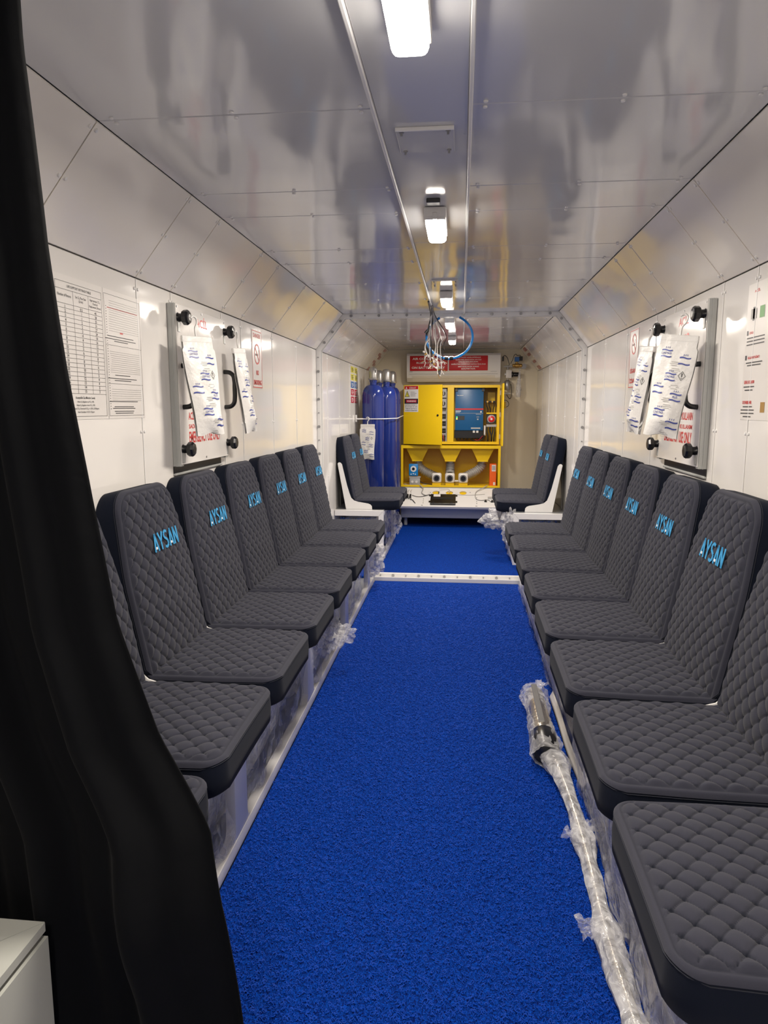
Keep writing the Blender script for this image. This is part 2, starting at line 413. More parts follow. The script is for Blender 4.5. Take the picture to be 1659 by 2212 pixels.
# bolted flange ring between the two halves of the chamber
fr = empty('trim_1', (XC, 5.25, 0), kind='structure')
def ring(y0, y1, w_, m_, nm):
    outer = [(XL, 0.0), (XL, ZW), (CL, ZC), (CR, ZC), (XR, ZW), (XR, 0.0)]
    k = w_
    inner = [(XL+k, 0.0), (XL+k, ZW-k*0.42), (CL+k*0.42, ZC-k), (CR-k*0.42, ZC-k), (XR-k, ZW-k*0.42), (XR-k, 0.0)]
    mb = MB()
    for i in range(5):
        q = [outer[i], outer[i+1], inner[i+1], inner[i]]
        mb.prism([(x, y0, z) for x, z in q], (0, y1-y0, 0))
    mb.build(nm, m_, fr)
ring(5.200, 5.212, 0.030, M['white'], 'flange_plate')
ring(5.288, 5.300, 0.026, M['white'], 'flange_plate')
ring(5.212, 5.288, 0.004, M['galv'], 'gasket_band')
bolt = MB(); bolt.cyl((0, 0, 0), (0, -0.004, 0), 0.010, n=12); bolt.cyl((0, -0.004, 0), (0, -0.012, 0), 0.0075, n=6)
b0 = bolt.build('bolt', M['bolt'], fr, world=False)
small = MB(); small.cyl((0, 0, 0), (0, -0.006, 0), 0.005, n=8); b1 = small.build('bolt', M['bolt'], fr, world=False)
first = [True, True]
def put_bolt(x, z, big, y=5.200):
    src = b0 if big else b1; i = 0 if big else 1
    o = src if first[i] else mesh_copy(src); first[i] = False
    o.parent = fr; o.location = Vector((x, y, z)) - wloc(fr)
k = 0
for z in [0.56+0.1*i for i in range(12)]:
    put_bolt(XL+0.015, z, k % 2 == 0); put_bolt(XR-0.015, z, k % 2 == 0); k += 1
for t in (0.25, 0.55, 0.85):
    put_bolt(XL+0.012+(CL-XL)*t, ZW-0.012+(ZC-ZW)*t, True); put_bolt(XR-0.012+(CR-XR)*t, ZW-0.012+(ZC-ZW)*t, True)
for i in range(15):
    x = CL+0.06+i*(CR-CL-0.12)/14
    if -0.26 < x < 0.0: continue
    put_bolt(x, ZC-0.014, i % 2 == 0)
th = empty('trim_2', (XC, 5.25, 0), kind='structure')
MB().box((-0.70, 5.195, -0.012), (0.50, 5.207, 0.034), 0.002).build('threshold_plate', M['white'], th, smooth=40)
MB().box((-0.70, 5.295, -0.012), (0.50, 5.325, 0.040), 0.002).build('threshold_plate', M['white'], th, smooth=40)
MB().box((-0.70, 5.207, -0.012), (0.50, 5.295, 0.010)).build('threshold_channel', M['white'], th)
for i in range(11):
    bb = MB(); x = -0.60+i*0.098
    r_ = 0.0105 if i % 2 else 0.006
    bb.cyl((x, 5.295, 0.024), (x, 5.287, 0.024), r_, n=10); bb.build('bolt', M['bolt'], th)

# carpets
def carpet(name, x0, x1, y0, y1, label, z1=0.006):
    n = MB()
    n.box((x0, y0, -0.012), (x1, y1, z1), 0.002)
    o = n.build(name, M['carpet']); tag(o, label, 'carpet'); return o
c1 = carpet('coil_carpet', -0.6315, 0.4415, -1.2, 5.192, 'blue coil mat filling the aisle on the camera side of the white sill')
c2 = carpet('coil_carpet', -0.99, 0.82, 5.328, 8.3, 'blue coil mat beyond the white sill, in front of the yellow cabinet')
# real coil fibres where the camera can see single loops
def coils(n, xa, xb, ya, yb, rng, seg=5, r=0.0009):
    V = []; Fc = []
    for _ in range(n):
        u = rng.random(); y = ya+(yb-ya)*u**1.35; x = rng.uniform(xa, xb)
        a = rng.uniform(0, 2*PI); R = rng.uniform(0.004, 0.009); turn = rng.uniform(1.6, 3.6)*rng.choice((-1, 1)); z0 = 0.005+rng.uniform(0, 0.003); hz = rng.uniform(0.002, 0.006)
        base = len(V)
        for k in range(seg+1):
            t = k/seg; an = a+turn*t
            px = x+R*math.cos(an)+ (t-0.5)*0.008*math.cos(a); py = y+R*math.sin(an)+(t-0.5)*0.008*math.sin(a); pz = z0+hz*math.sin(PI*t)
            tx, ty = -math.sin(an), math.cos(an)
            V += [(px+ty*r, py-tx*r, pz), (px-ty*r, py+tx*r, pz), (px, py, pz+r*1.7)]
            if k:
                p = base+3*(k-1); q = base+3*k
                Fc += [(p, q, q+2, p+2), (p+1, p+2, q+2, q+1)]
    me = bpy.data.meshes.new('coil_pile'); me.from_pydata(V, [], Fc); me.materials.append(M['pile'])
    for p in me.polygons: p.use_smooth = True
    return me
me = coils(52000, -0.625, 0.435, 1.05, 5.1, random.Random(3))
o = bpy.data.objects.new('coil_pile', me); COL.objects.link(o); o.parent = c1; tag(o, kind='stuff')

# ================================================================== CEILING LAMPS
def lamp(y, label, group='bulkhead lamps along the ceiling'):
    x = -0.098; z = ZC-0.008; L_ = 0.14; W_ = 0.033
    r = empty('ceiling_lamp', (x, y, z), label, 'lamp', group)
    mb = MB().box((x-W_-0.004, y-L_-0.008, z-0.030), (x+W_+0.004, y+L_+0.008, z), 0.004, 2); mb.build('housing', M['acwhite'], r, smooth=40)
    mb = MB().box((x-W_, y-L_+0.004, z-0.056), (x+W_, y+L_, z-0.030), 0.014, 3); mb.build('lens', M['lamp'], r, smooth=60)
    MB().box((x-W_-0.002, y-L_-0.006, z-0.040), (x+W_+0.002, y-L_+0.020, z-0.018), 0.003).build('end_block', M['acwhite'], r)
    MB().box((x-0.008, y+L_, z-0.040), (x+0.008, y+L_+0.012, z-0.018), 0.002).build('clip', M['acwhite'], r)
    MB().box((x-0.008, y-L_-0.012, z-0.040), (x+0.008, y-L_, z-0.018), 0.002).build('clip', M['acwhite'], r)
    ld = bpy.data.lights.new('lamp_light', 'AREA'); ld.shape = 'RECTANGLE'; ld.size = 0.085; ld.size_y = 0.30
    ld.energy = LIGHT_W; ld.color = LIGHT_COL
    lo = bpy.data.objects.new('lamp_light', ld); COL.objects.link(lo); lo.parent = r; lo.location = (0, 0, -0.058)
names = ['bulkhead lamp on the ceiling strip behind the camera', 'large bulkhead lamp at the top edge of the picture', 'second bulkhead lamp, near the middle of the ceiling strip',
         'bulkhead lamp just before the bolted flange, above the hanging cables', 'bulkhead lamp just beyond the bolted flange, seen through the blue hose', 'farthest bulkhead lamp, close to the air conditioner']
for y, nm in zip(LIGHT_Y, names): lamp(y, nm)
def cover(y, lbl, hw=0.07, hl=0.08, frame=True):
    x = -0.098; z = ZC-0.006
    r = empty('cover_plate', (x, y, z), lbl, 'cover plate')
    MB().box((x-hw, y-hl, z-0.004), (x+hw, y+hl, z+0.002), 0.001).build('plate', M['ceil'], r)
    MB().box((x-hw, y-hl-0.004, z-0.009), (x+hw, y-hl+0.002, z), 0.001).build('front_lip', M['white'], r)
    for sx in (-1, 1):
        for sy in (-1, 1):
            MB().lathe((x+sx*(hw-0.014), y+sy*(hl-0.016), z-0.004), [(0.006, 0), (0.006, -0.003), (0.003, -0.003), (0.003, -0.010), (0, -0.010)], n=10).build('screw', M['bolt'], r)
cover(1.88, 'small screwed plate on the ceiling strip between the two nearest lamps')
cover(3.92, 'small screwed plate on the ceiling strip above the cable bundle')
r = MB().box((-0.122, 2.38, ZC-0.020), (-0.078, 2.415, ZC-0.006), 0.002).build('cable_gland', M['dark']); tag(r, 'short dark clip on the ceiling strip just before the second lamp', 'clip')

# ================================================================== SEATS
def pad(hwb, hwt, H, corner, thick, surf, name_top, name_side, parent, a=0.053, b=0.054, cdrop=0.085, dome=0.010, puff=0.0085, step=0.0031, rc=0.012):
    """quilted pad; surf(x, h, d) maps across / up / out to local space"""
    nx = int(2*hwb/step); nz = int(H/step)
    def outline(s, t):
        cd = 0.0; cc = 1-corner/hwb
        if abs(s) > cc:
            q = (abs(s)-cc)/(1-cc); cd = cdrop*(1-math.sqrt(max(0.0, 1-q*q)))
        lo = 0.0
        q0 = 1-0.03/hwb
        if abs(s) > q0:
            q = (abs(s)-q0)/(1-q0); lo = 0.03*(1-math.sqrt(max(0.0, 1-q*q)))
        hh = lo+(H-cd-lo)*t
        k = hh/H; kk = max(0.0, (k-0.45)/0.55)
        hw = hwb+(hwt-hwb)*kk*kk*(3-2*kk)
        return s*hw, hh, hw
    def dist_edge(s, t, x, hh, hw):
        top = H-hh
        cc = hw-corner*0.9
        dside = hw-abs(x)
        cyy = H-cdrop
        if abs(x) > cc and hh > cyy:
            qx = (abs(x)-cc)/(corner*0.9); qy = (hh-cyy)/cdrop
            dd = (1-math.hypot(qx, qy))*min(corner, cdrop)
            return max(0.0, min(dd, dside))
        return max(0.0, min(dside, top, hh+0.004))
    def hgt(s, t):
        x, hh, hw = outline(s, t)
        de = dist_edge(s, t, x, hh, hw)
        u = PI*(x/a+hh/b); v = PI*(x/a-hh/b)
        q = (abs(math.sin(u))*abs(math.sin(v)))
        f = puff*min(1.0, q**0.40)
        bord = min(1.0, max(0.0, (de-0.015)/0.009))
        d = f*bord + dome*(1-(x/hw)**2)*(0.4+0.6*math.sin(PI*min(1, max(0, hh/H))))
        d -= 0.0026*bord*math.exp(-(q/0.035)**2)
        d -= 0.0022*math.exp(-((de-0.0135)/0.0022)**2)       # stitched groove next to the border
        e = min(1.0, de/rc); d -= rc*(1-math.sqrt(max(0.0, 1-(1-e)**2)))
        st = min(1.0, math.exp(-(q/0.085)**2)*0.9*bord + 0.6*math.exp(-((de-0.0135)/0.0020)**2))  # thread tone and groove shade, both painted into the fabric colour
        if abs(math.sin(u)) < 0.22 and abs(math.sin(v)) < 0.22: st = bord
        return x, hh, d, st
    mb = MB()
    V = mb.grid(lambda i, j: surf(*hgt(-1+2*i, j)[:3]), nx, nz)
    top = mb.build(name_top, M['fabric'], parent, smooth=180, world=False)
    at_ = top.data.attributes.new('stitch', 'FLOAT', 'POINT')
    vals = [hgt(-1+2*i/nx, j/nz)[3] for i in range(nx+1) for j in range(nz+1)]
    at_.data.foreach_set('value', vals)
    # side wall: follow the border back
    loop = [(i, 0) for i in range(0, nx+1, 2)] + [(nx, j) for j in range(1, nz+1, 2)] + [(i, nz) for i in range(nx-1, -1, -2)] + [(0, j) for j in range(nz-1, 0, -2)]
    mb = MB(); rings = []
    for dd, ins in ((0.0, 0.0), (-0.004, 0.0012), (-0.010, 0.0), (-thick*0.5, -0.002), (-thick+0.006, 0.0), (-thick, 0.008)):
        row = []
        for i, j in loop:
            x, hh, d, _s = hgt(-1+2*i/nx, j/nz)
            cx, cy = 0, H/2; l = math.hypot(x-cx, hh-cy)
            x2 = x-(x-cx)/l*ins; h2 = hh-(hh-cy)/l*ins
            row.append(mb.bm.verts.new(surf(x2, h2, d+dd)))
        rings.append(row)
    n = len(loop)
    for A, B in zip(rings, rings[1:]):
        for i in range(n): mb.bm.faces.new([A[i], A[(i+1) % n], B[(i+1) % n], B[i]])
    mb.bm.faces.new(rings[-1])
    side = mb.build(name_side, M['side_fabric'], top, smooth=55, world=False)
    # seam thread
    mb = MB(); P = []
    for i, j in loop[::2]:
        x, hh, d, _s = hgt(-1+2*i/nx, j/nz); P.append(Vector(surf(x, hh, d-0.004)))
    P.append(P[0]); mb.tube(P, 0.0009, n=4, cap=False)
    mb.build('piping', M['stitch'], top, world=False)
    return top
SEAT_Z = 0.530
tilt = Vector((-0.105, 0, 0.53)).normalized()         # up along the backrest
nrm = Vector((tilt.z, 0, -tilt.x)).normalized()       # out of the backrest
def surf_back(x, h, d):
    p = Vector((-0.005, 0, SEAT_Z-0.02)) + tilt*h + nrm*d; return (p.x, x, p.z)
def surf_seat(x, h, d):
    return (-0.035+h, x, SEAT_Z-0.010+d+0.004*(h/0.43))
def bracket_outline(y):
    P = [(-0.155,0.827),(-0.145,0.838),(-0.130,0.836),(-0.118,0.822),(-0.075,0.64),(-0.055,0.575),(-0.040,0.535),(-0.015,0.512),(0.02,0.502),(0.105,0.488),(0.125,0.480),(0.137,0.466),(0.14,0.4385),(-0.085,0.4385)]
    return [(x, y, z) for x, z in P]
def make_seat(label, group, bracket=True):
    r = empty('quilted_chair', (0, 0, 0), label, 'chair', group)
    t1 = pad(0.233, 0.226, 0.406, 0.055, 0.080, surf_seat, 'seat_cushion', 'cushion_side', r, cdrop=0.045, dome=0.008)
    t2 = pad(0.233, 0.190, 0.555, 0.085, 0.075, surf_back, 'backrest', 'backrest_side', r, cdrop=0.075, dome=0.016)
    c = Vector(surf_back(0.02, 0.375, 0.0235))
    aysan(c, (0, 1, 0), tilt, 0.185, 0.056, t2, M['logo'], M['logow'], names=('logo_lettering', 'logo_highlight'), th=0.0085)
    for sy in (-1, 1):
        MB().prism(bracket_outline(sy*0.2375-0.003), (0, 0.006, 0)).build('side_bracket', M['white'], r, world=False)
    # steel pan below the cushion
    return r
ords = ['first', 'second', 'third', 'fourth', 'fifth', 'sixth', 'seventh', 'eighth']
XSL, XSR = -0.885, 0.678
PITCH = 0.497
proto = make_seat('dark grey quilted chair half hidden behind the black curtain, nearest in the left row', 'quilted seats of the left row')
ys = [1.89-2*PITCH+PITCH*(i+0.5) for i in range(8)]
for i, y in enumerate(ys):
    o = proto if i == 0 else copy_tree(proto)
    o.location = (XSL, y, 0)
    if i: o['label'] = ('dark grey quilted chair beside the curtain, with only the last letter of its logo showing' if i == 1 else
                        'dark grey quilted chair at the far end of the left row, against the bolted flange' if i == 7 else
                        '%s chair from the curtain in the left row showing its whole logo' % ords[i-2])
for i, y in enumerate(ys):
    o = copy_tree(proto); o.location = (XSR, y, 0); o.rotation_euler = (0, 0, PI)
    o['group'] = 'quilted seats of the right row'
    o['label'] = ('dark grey quilted chair nearest the camera, at the bottom right corner' if i == 0 else
                  'dark grey quilted chair cut by the right picture edge, second from the camera' if i == 1 else
                  'dark grey quilted chair at the far end of the right row, against the bolted flange' if i == 7 else
                  '%s chair from the camera in the right row showing its whole logo' % ords[i-2])
for sx, X_, rz in ((-1, XSL, 0), (1, XSR, PI)):
    for j in range(2):
        o = copy_tree(proto); o.location = (X_, 6.19+j*0.485, 0); o.rotation_euler = (0, 0, rz)
        side = 'left' if sx < 0 else 'right'
        o['group'] = 'quilted seats beyond the sill'
        o['label'] = ('nearer chair of the far %s pair, its white side bracket showing' if j == 0 else 'farther chair of the far %s pair, mostly behind its neighbour') % side

# ================================================================== BENCH FRAMES
def bench(x_face, x_wall, sx, y0, y1, label, posts, mitre_end=True):
    """sx: +1 the aisle lies towards +x"""
    r = empty('bench_frame', (x_face, (y0+y1)/2, 0), label, 'bench frame', 'white bench frames')
    d = 0.035
    xa, xb = sorted((x_face, x_face-sx*d))
    xin = x_face-sx*d
    MB().box((min(x_wall, x_face)+0.004*(sx > 0), y0+0.045, 0.426), (max(x_wall, x_face)-0.004*(sx < 0), y1, 0.438)).build('top_plate', M['plate'], r)
    MB().box((xa, y0+0.0412, 0.390), (xb, y1, 0.4255), 0.003, 2).build('front_rail', M['white'], r, smooth=40)
    MB().box((xa, y0+0.0412, 0.007), (xb, y1, 0.048), 0.003, 2).build('bottom_rail', M['white'], r, smooth=40)
    wp = 0.115
    for p in posts:
        MB().box((xa+0.002, p, 0.046), (xb-0.002, p+wp, 0.392), 0.003, 2).build('post', M['white'], r, smooth=40)
        R = 0.035                                   # rounded inner corners of the cut-outs
        for yy, s in ((p, -1), (p+wp, 1)):
            for zz, sz in ((0.048, 1), (0.390, -1)):
                pts = [(xa+0.003, yy, zz)]
                for k in range(7):
                    a_ = k/6*PI/2
                    pts.append((xa+0.003, yy+s*R*(1-math.sin(a_)), zz+sz*R*(1-math.cos(a_))))
                MB().prism(pts, (d-0.006, 0, 0)).build('corner_gusset', M['white'], r)
    for yb in (y0,):                                # end frame with mitred corner
        wl_, wr_ = (x_wall+0.004, x_face) if sx > 0 else (x_face, x_wall-0.004)
        g = 0.0008
        z1, z0 = 0.438, 0.391
        cx = x_face; q = sx*0.042
        MB().prism([(x_wall+sx*0.004, yb, z1), (cx-sx*g, yb, z1), (cx-q-sx*g, yb, z0), (x_wall+sx*0.004, yb, z0)], (0, 0.04, 0)).build('end_rail', M['white'], r)
        MB().prism([(cx, yb, z1-g), (cx, yb, 0.007), (cx-q, yb, 0.007), (cx-q, yb, z0-g)], (0, 0.04, 0)).build('end_post', M['white'], r)
    return r
bench(-0.632, XL, 1, 0.88, 5.12, 'long white bench frame under the left row of quilted seats', [1.855, 2.845, 3.835, 4.825])
bench(0.442, XR, -1, 0.88, 5.12, 'long white bench frame under the right row of quilted seats', [1.855, 2.845, 3.835, 4.825])
bench(-0.640, XL, 1, 5.88, 7.02, 'short white bench frame beyond the sill on the left, in front of the blue cylinders', [6.88])
bench(0.440, XR, -1, 5.84, 7.02, 'short white bench frame beyond the sill on the right, by the pale end wall', [6.88])

# ================================================================== BLUE GAS CYLINDERS
def gas_cylinder(x, y, zt, label, rad=0.118, hole=False):
    r = empty('gas_cylinder', (x, y, 0), label, 'cylinder', 'blue gas cylinders')
    zs = zt-0.135
    prof = [(rad-0.01, 0.0), (rad, 0.012), (rad, zs-0.17)]
    for k in range(1, 9):
        a = k/8*PI/2; prof.append((0.034+(rad-0.034)*math.cos(a)**0.9, zs-0.17+0.125*math.sin(a)))
    prof += [(0.034, zs-0.02), (0.038, zs-0.018), (0.038, zs)]
    MB().lathe((x, y, 0.004), prof, n=40).build('tank', M['blue_cyl'], r, smooth=50)
    z0 = zs+0.004
    MB().lathe((x, y, z0), [(0.046, 0), (0.050, 0.006), (0.050, 0.020), (0.045, 0.024), (0.046, 0.085), (0.040, 0.112), (0.026, 0.126), (0, 0.131)], n=28).build('valve_cap', M['cap'], r, smooth=50)
    if hole:
        MB().obox((x+0.028, y-0.036, z0+0.085), (0.79, 0.61, 0), (0.61, -0.79, 0), (0, 0, 1), 0.006, 0.003, 0.014, 0.002).build('cap_opening', M['black'], r)
gas_cylinder(-0.888, 7.20, 1.702, 'tall blue gas cylinder nearest the aisle seats, its silver cap has a dark slot', rad=0.112, hole=True)
gas_cylinder(-0.877, 7.61, 1.690, 'blue gas cylinder hidden behind the leftmost one, only its silver cap showing', rad=0.105)
gas_cylinder(-0.775, 7.39, 1.690, 'blue gas cylinder in front on the right of the cluster, beside the yellow cabinet', rad=0.108)
gas_cylinder(-0.755, 7.80, 1.690, 'blue gas cylinder at the back right of the cluster, partly covered', rad=0.093)
# restraining cord
mb = MB().tube([(-1.058, 7.10, 1.185), (-1.00, 7.078, 1.186), (-0.90, 7.076, 1.186), (-0.80, 7.12, 1.186), (-0.71, 7.26, 1.188), (-0.655, 7.34, 1.190), (-0.648, 7.60, 1.20), (-0.645, 7.95, 1.21)], 0.0045, n=6, smooth=6)
o = mb.build('restraint_cord', M['white'], None, smooth=60); tag(o, 'white cord stretched across the front of the blue gas cylinders', 'cord')
o2 = MB().box((-1.056, 7.09, 1.155), (-1.040, 7.108, 1.225), 0.002); o2.cyl((-1.04, 7.088, 1.186), (-0.975, 7.078, 1.186), 0.007, n=8)
o2.build('tensioner', M['white'], o, label='white plastic tensioner')

# ================================================================== DESICCANT BAGS
def make_bag(label):
    """hangs from the origin; front faces local -y"""
    r = empty('desiccant_bag', (0, 0, 0), label, 'bag', 'hanging white desiccant bags')
    Wd, Hh = 0.062, 0.30; rng = random.Random(5)
    def f(i, j, s):
        x = (i-0.5)*2; z = -0.055-j*Hh
        if j > 0.97: z += 0.004*math.sin(4*x+1.5)
        env = (1-abs(x)**2.2)*min(1, max(0, (j-0.06)*5))*min(1, (1-j)*6+0.1)
        t = s*(0.004+0.017*env*(0.55+0.6*j)) + 0.004*noise.noise(Vector((x*2, z*14, s)))*env + 0.010*math.sin(j*4.2)*env*0.3
        ww = Wd*(1+0.10*math.sin(j*5+0.5)*(j > 0.1)) + 0.0006*noise.noise(Vector((0, z*40, x)))
        return (x*ww, t, z)
    mb = MB(); mb.grid(lambda i, j: f(i, j, -1), 18, 40); mb.grid(lambda i, j: f(i, j, 1), 18, 40)
    bmesh.ops.remove_doubles(mb.bm, verts=mb.bm.verts, dist=0.0009)
    p = mb.build('pouch', M['bag'], r, smooth=180, world=False)
    MB().box((-0.062, -0.0045, -0.068), (0.062, 0.0045, -0.048), 0.002).build('top_bar', M['bag'], r, world=False)
    mb = MB(); mb.tube([(0, 0, -0.05), (0, 0, -0.025), (0.010, 0, -0.010), (0.012, 0, 0.006), (0, 0, 0.014), (-0.012, 0, 0.008)], 0.0035, n=6, smooth=4)
    mb.build('hanger_hook', M['bag'], r, world=False)
    # printed marks follow the front surface
    def fs(x, z):
        i = (x/Wd+1)/2; j = (-z-0.055)/Hh
        q = f(min(1, max(0, i)), min(1, max(0, j)), -1); return Vector((x, q[1]-0.0012, z))
    for nm, m_, items in (('blue_print', M['navyp'], 'wave'), ('grey_print', M['inkgrey'], 'txt')):
        mb = MB()
        for cx, cz in ((-0.03, -0.105), (0.035, -0.125), (0.0, -0.175), (-0.034, -0.215), (0.03, -0.235), (-0.012, -0.285), (0.036, -0.32)):
            if items == 'wave':
                for dz in (0.009, -0.010):
                    n_ = 6
                    for k in range(n_):
                        xa = cx-0.018+0.036*k/n_; xb = xa+0.006
                        za = cz+dz+0.0016*math.sin(k/n_*2*PI); zb = cz+dz+0.0016*math.sin((k+1)/n_*2*PI); h = 0.0022
                        mb.poly([fs(xa, za-h), fs(xb, zb-h), fs(xb, zb+h), fs(xa, za+h)])
                for dx in (-0.006, 0, 0.006): mb.poly([fs(cx+dx-0.0009, cz+0.015), fs(cx+dx+0.0009, cz+0.015), fs(cx+dx+0.0009, cz+0.020), fs(cx+dx-0.0009, cz+0.020)])
            else:
                for k, wd in enumerate((0.012, 0.016, 0.010)):
                    z = cz-0.026-0.0052*k; xx = cx*0.5-0.006 if cx > 0 else cx*0.5+0.02
                    if abs(xx) < 0.045: mb.poly([fs(xx-wd, z), fs(xx+wd, z), fs(xx+wd, z+0.0013), fs(xx-wd, z+0.0013)])
        o_ = mb.build(nm, m_, p, world=False); o_['kind'] = 'stuff'
    for cx, cz, s_ in ((0.0, -0.175, 'CONT PACK'), (-0.012, -0.285, 'CONT PACK'), (-0.03, -0.105, 'CONT PACK'), (0.03, -0.235, 'PLUS')):
        y = fs(cx, cz).y
        text(s_, (cx, y-0.0008, cz), (1, 0, 0), (0, 0, 1), 0.034 if len(s_) > 5 else 0.016, 0.007, M['navyp'], p, 'bag_lettering', 0.02, world=False)
    # warning diamond
    mb = MB(); q = Vector((0.036, 0, -0.170)); a = 0.012
    for k in range(4):
        c0 = [(0, 1), (1, 0), (0, -1), (-1, 0)][k]; c1_ = [(1, 0), (0, -1), (-1, 0), (0, 1)][k]
        A = (q.x+c0[0]*a, q.z+c0[1]*a*1.2); B = (q.x+c1_[0]*a, q.z+c1_[1]*a*1.2); s_ = 0.84
        C_ = (q.x+c1_[0]*a*s_, q.z+c1_[1]*a*1.2*s_); D_ = (q.x+c0[0]*a*s_, q.z+c0[1]*a*1.2*s_)
        mb.poly([fs(*A), fs(*B), fs(*C_), fs(*D_)])
    mb.poly([fs(q.x-0.0015, q.z-0.003), fs(q.x+0.0015, q.z-0.003), fs(q.x+0.002, q.z+0.008), fs(q.x-0.002, q.z+0.008)])
    mb.poly([fs(q.x-0.0013, q.z-0.008), fs(q.x+0.0013, q.z-0.008), fs(q.x+0.0013, q.z-0.0055), fs(q.x-0.0013, q.z-0.0055)])
    mb.build('warning_diamond', M['ink'], p, world=False)
    return r
bag = make_bag('white printed desiccant bag hung over the near knob of the left hatch')
bag.location = (-0.962, 2.535, 1.608); bag.rotation_euler = (math.radians(-7), math.radians(-2), math.radians(64)); bag.scale = (1.15, 1.2, 1.15)
def bagcopy(loc, rot, sc, label):
    o = copy_tree(bag); o.location = loc; o.rotation_euler = [math.radians(a) for a in rot]; o.scale = sc; o['label'] = label; return o
bagcopy((-0.972, 3.055, 1.61), (-6, -4, 84), (1.0, 1.2, 1.18), 'white desiccant bag seen edge-on at the far knob of the left hatch')
bagcopy((0.765, 2.640, 1.605), (-4, 7, -36), (1.05, 1.2, 1.15), 'white printed desiccant bag hung over the near knob of the right hatch')
bagcopy((0.782, 3.150, 1.61), (-5, 5, -78), (1.0, 1.5, 1.18), 'white desiccant bag seen edge-on at the far knob of the right hatch')
bagcopy((-0.925, 7.045, 1.188), (0, 0, -3), (1.15, 1, 1.13), 'white desiccant bag hung from the cord in front of the blue cylinders')

# ================================================================== END WALL MACHINERY
# air conditioner
r = empty('air_conditioner', (-0.10, 8.38, 1.585), 'white wall air conditioner with two red notices, high on the end wall', 'air conditioner')
ax0, ax1 = -0.631, 0.431
prof = [(8.495, 1.590), (8.34, 1.590), (8.290, 1.635), (8.272, 1.70), (8.270, 1.885), (8.290, 1.908), (8.495, 1.912)]
MB().prism([(ax0, y, z) for y, z in prof], (ax1-ax0, 0, 0)).build('casing', M['acwhite'], r, smooth=30)
MB().prism([(ax0+0.06, y-0.004, z) for y, z in [(8.335, 1.595), (8.290, 1.640), (8.278, 1.662), (8.286, 1.662), (8.30, 1.642), (8.345, 1.598)]], (ax1-ax0-0.12, 0, 0)).build('louver', M['acwhite'], r, smooth=30)
MB().box((ax0+0.03, 8.2685, 1.676), (ax1-0.03, 8.2712, 1.679)).build('front_groove', M['greypl'], r)
for k in range(6):
    MB().box((ax0+0.08, 8.31+k*0.028, 1.9105), (ax1-0.08, 8.318+k*0.028, 1.915)).build('top_slat', M['greypl'], r)
MB().box((-0.600, 8.2675, 1.698), (-0.565, 8.2705, 1.706)).build('badge', M['greypl'], r)
MB().box((0.32, 8.2675, 1.700), (0.39, 8.2705, 1.704)).build('badge', M['greypl'], r)
s1 = MB().box((-0.595, 8.264, 1.712), (-0.164, 8.2685, 1.880), 0.004, 2).build('red_notice', M['red'], r, smooth=40)
s2 = MB().box((-0.150, 8.264, 1.715), (0.288, 8.2685, 1.880), 0.004, 2).build('red_notice', M['red'], r, smooth=40)
for s_, z, w_ in (('AIR CONDITIONER', 1.848, 0.36), ('RUN AT (30°C)', 1.800, 0.27), ('ON BATTERY ONLY', 1.748, 0.38)):
    text(s_, (-0.385, 8.2635, z), (1,0,0), (0,0,1), w_, 0.026, M['sign'], s1, 'notice_lettering', 0.03)
for k, s_ in enumerate(('ELEKTRİĞİ KESİLDİĞİNDE', 'SOĞUTMA MODUNDA 30°C\'DE', 'ÇALIŞTIRILMALIDIR.', 'SOĞUTMA DERECESİ DEĞİŞTİRİLİRSE', 'AKÜ KULLANIM SÜRESİ', 'AZALMAKTADIR.')):
    text(s_, (0.07, 8.2635, 1.862-k*0.0255), (1,0,0), (0,0,1), 0.0125*len(s_), 0.0165, M['sign'], s2, 'notice_lettering', 0.02)

# upper yellow cabinet
r = empty('electrical_cabinet', (-0.10, 8.2, 0.885), 'yellow steel electrical cabinet with open doors under the air conditioner', 'cabinet')
ux0, ux1, uz0, uz1, uy0, uy1 = -0.640, 0.420, 0.892, 1.545, 8.0, 8.44
MB().box((ux0, uy1-0.01, uz0), (ux1, uy1, uz1)).build('back_panel', M['yellow'], r)
for nm, lo, hi in (('side_panel', (ux0, uy0+.006, uz0), (ux0+0.008, uy1-.01, uz1)), ('side_panel', (ux1-0.008, uy0+.006, uz0), (ux1, uy1-.01, uz1)),
                   ('top_panel', (ux0+.008, uy0+.006, uz1-0.008), (ux1-.008, uy1-.01, uz1)), ('bottom_panel', (ux0+.008, uy0+.006, uz0), (ux1-.008, uy1-.01, uz0+0.008)),
                   ('divider', (-0.130, uy0+.02, uz0+.008), (-0.122, uy1-.01, uz1-.008)),
                   ('face_frame', (ux0, uy0, uz1-0.030), (ux1, uy0+.018, uz1)), ('face_frame', (ux0, uy0, uz0), (ux1, uy0+.018, uz0+0.030)),
                   ('face_frame', (ux0, uy0, uz0+.03), (ux0+0.025, uy0+.018, uz1-.03)), ('face_frame', (ux1-0.030, uy0, uz0+.03), (ux1, uy0+.018, uz1-.03)),
                   ('mullion', (-0.156, uy0-0.002, uz0+.02), (-0.084, uy0+.018, uz1-.02))):
    MB().box(lo, hi, 0.0015).build(nm, M['yellow'], r)
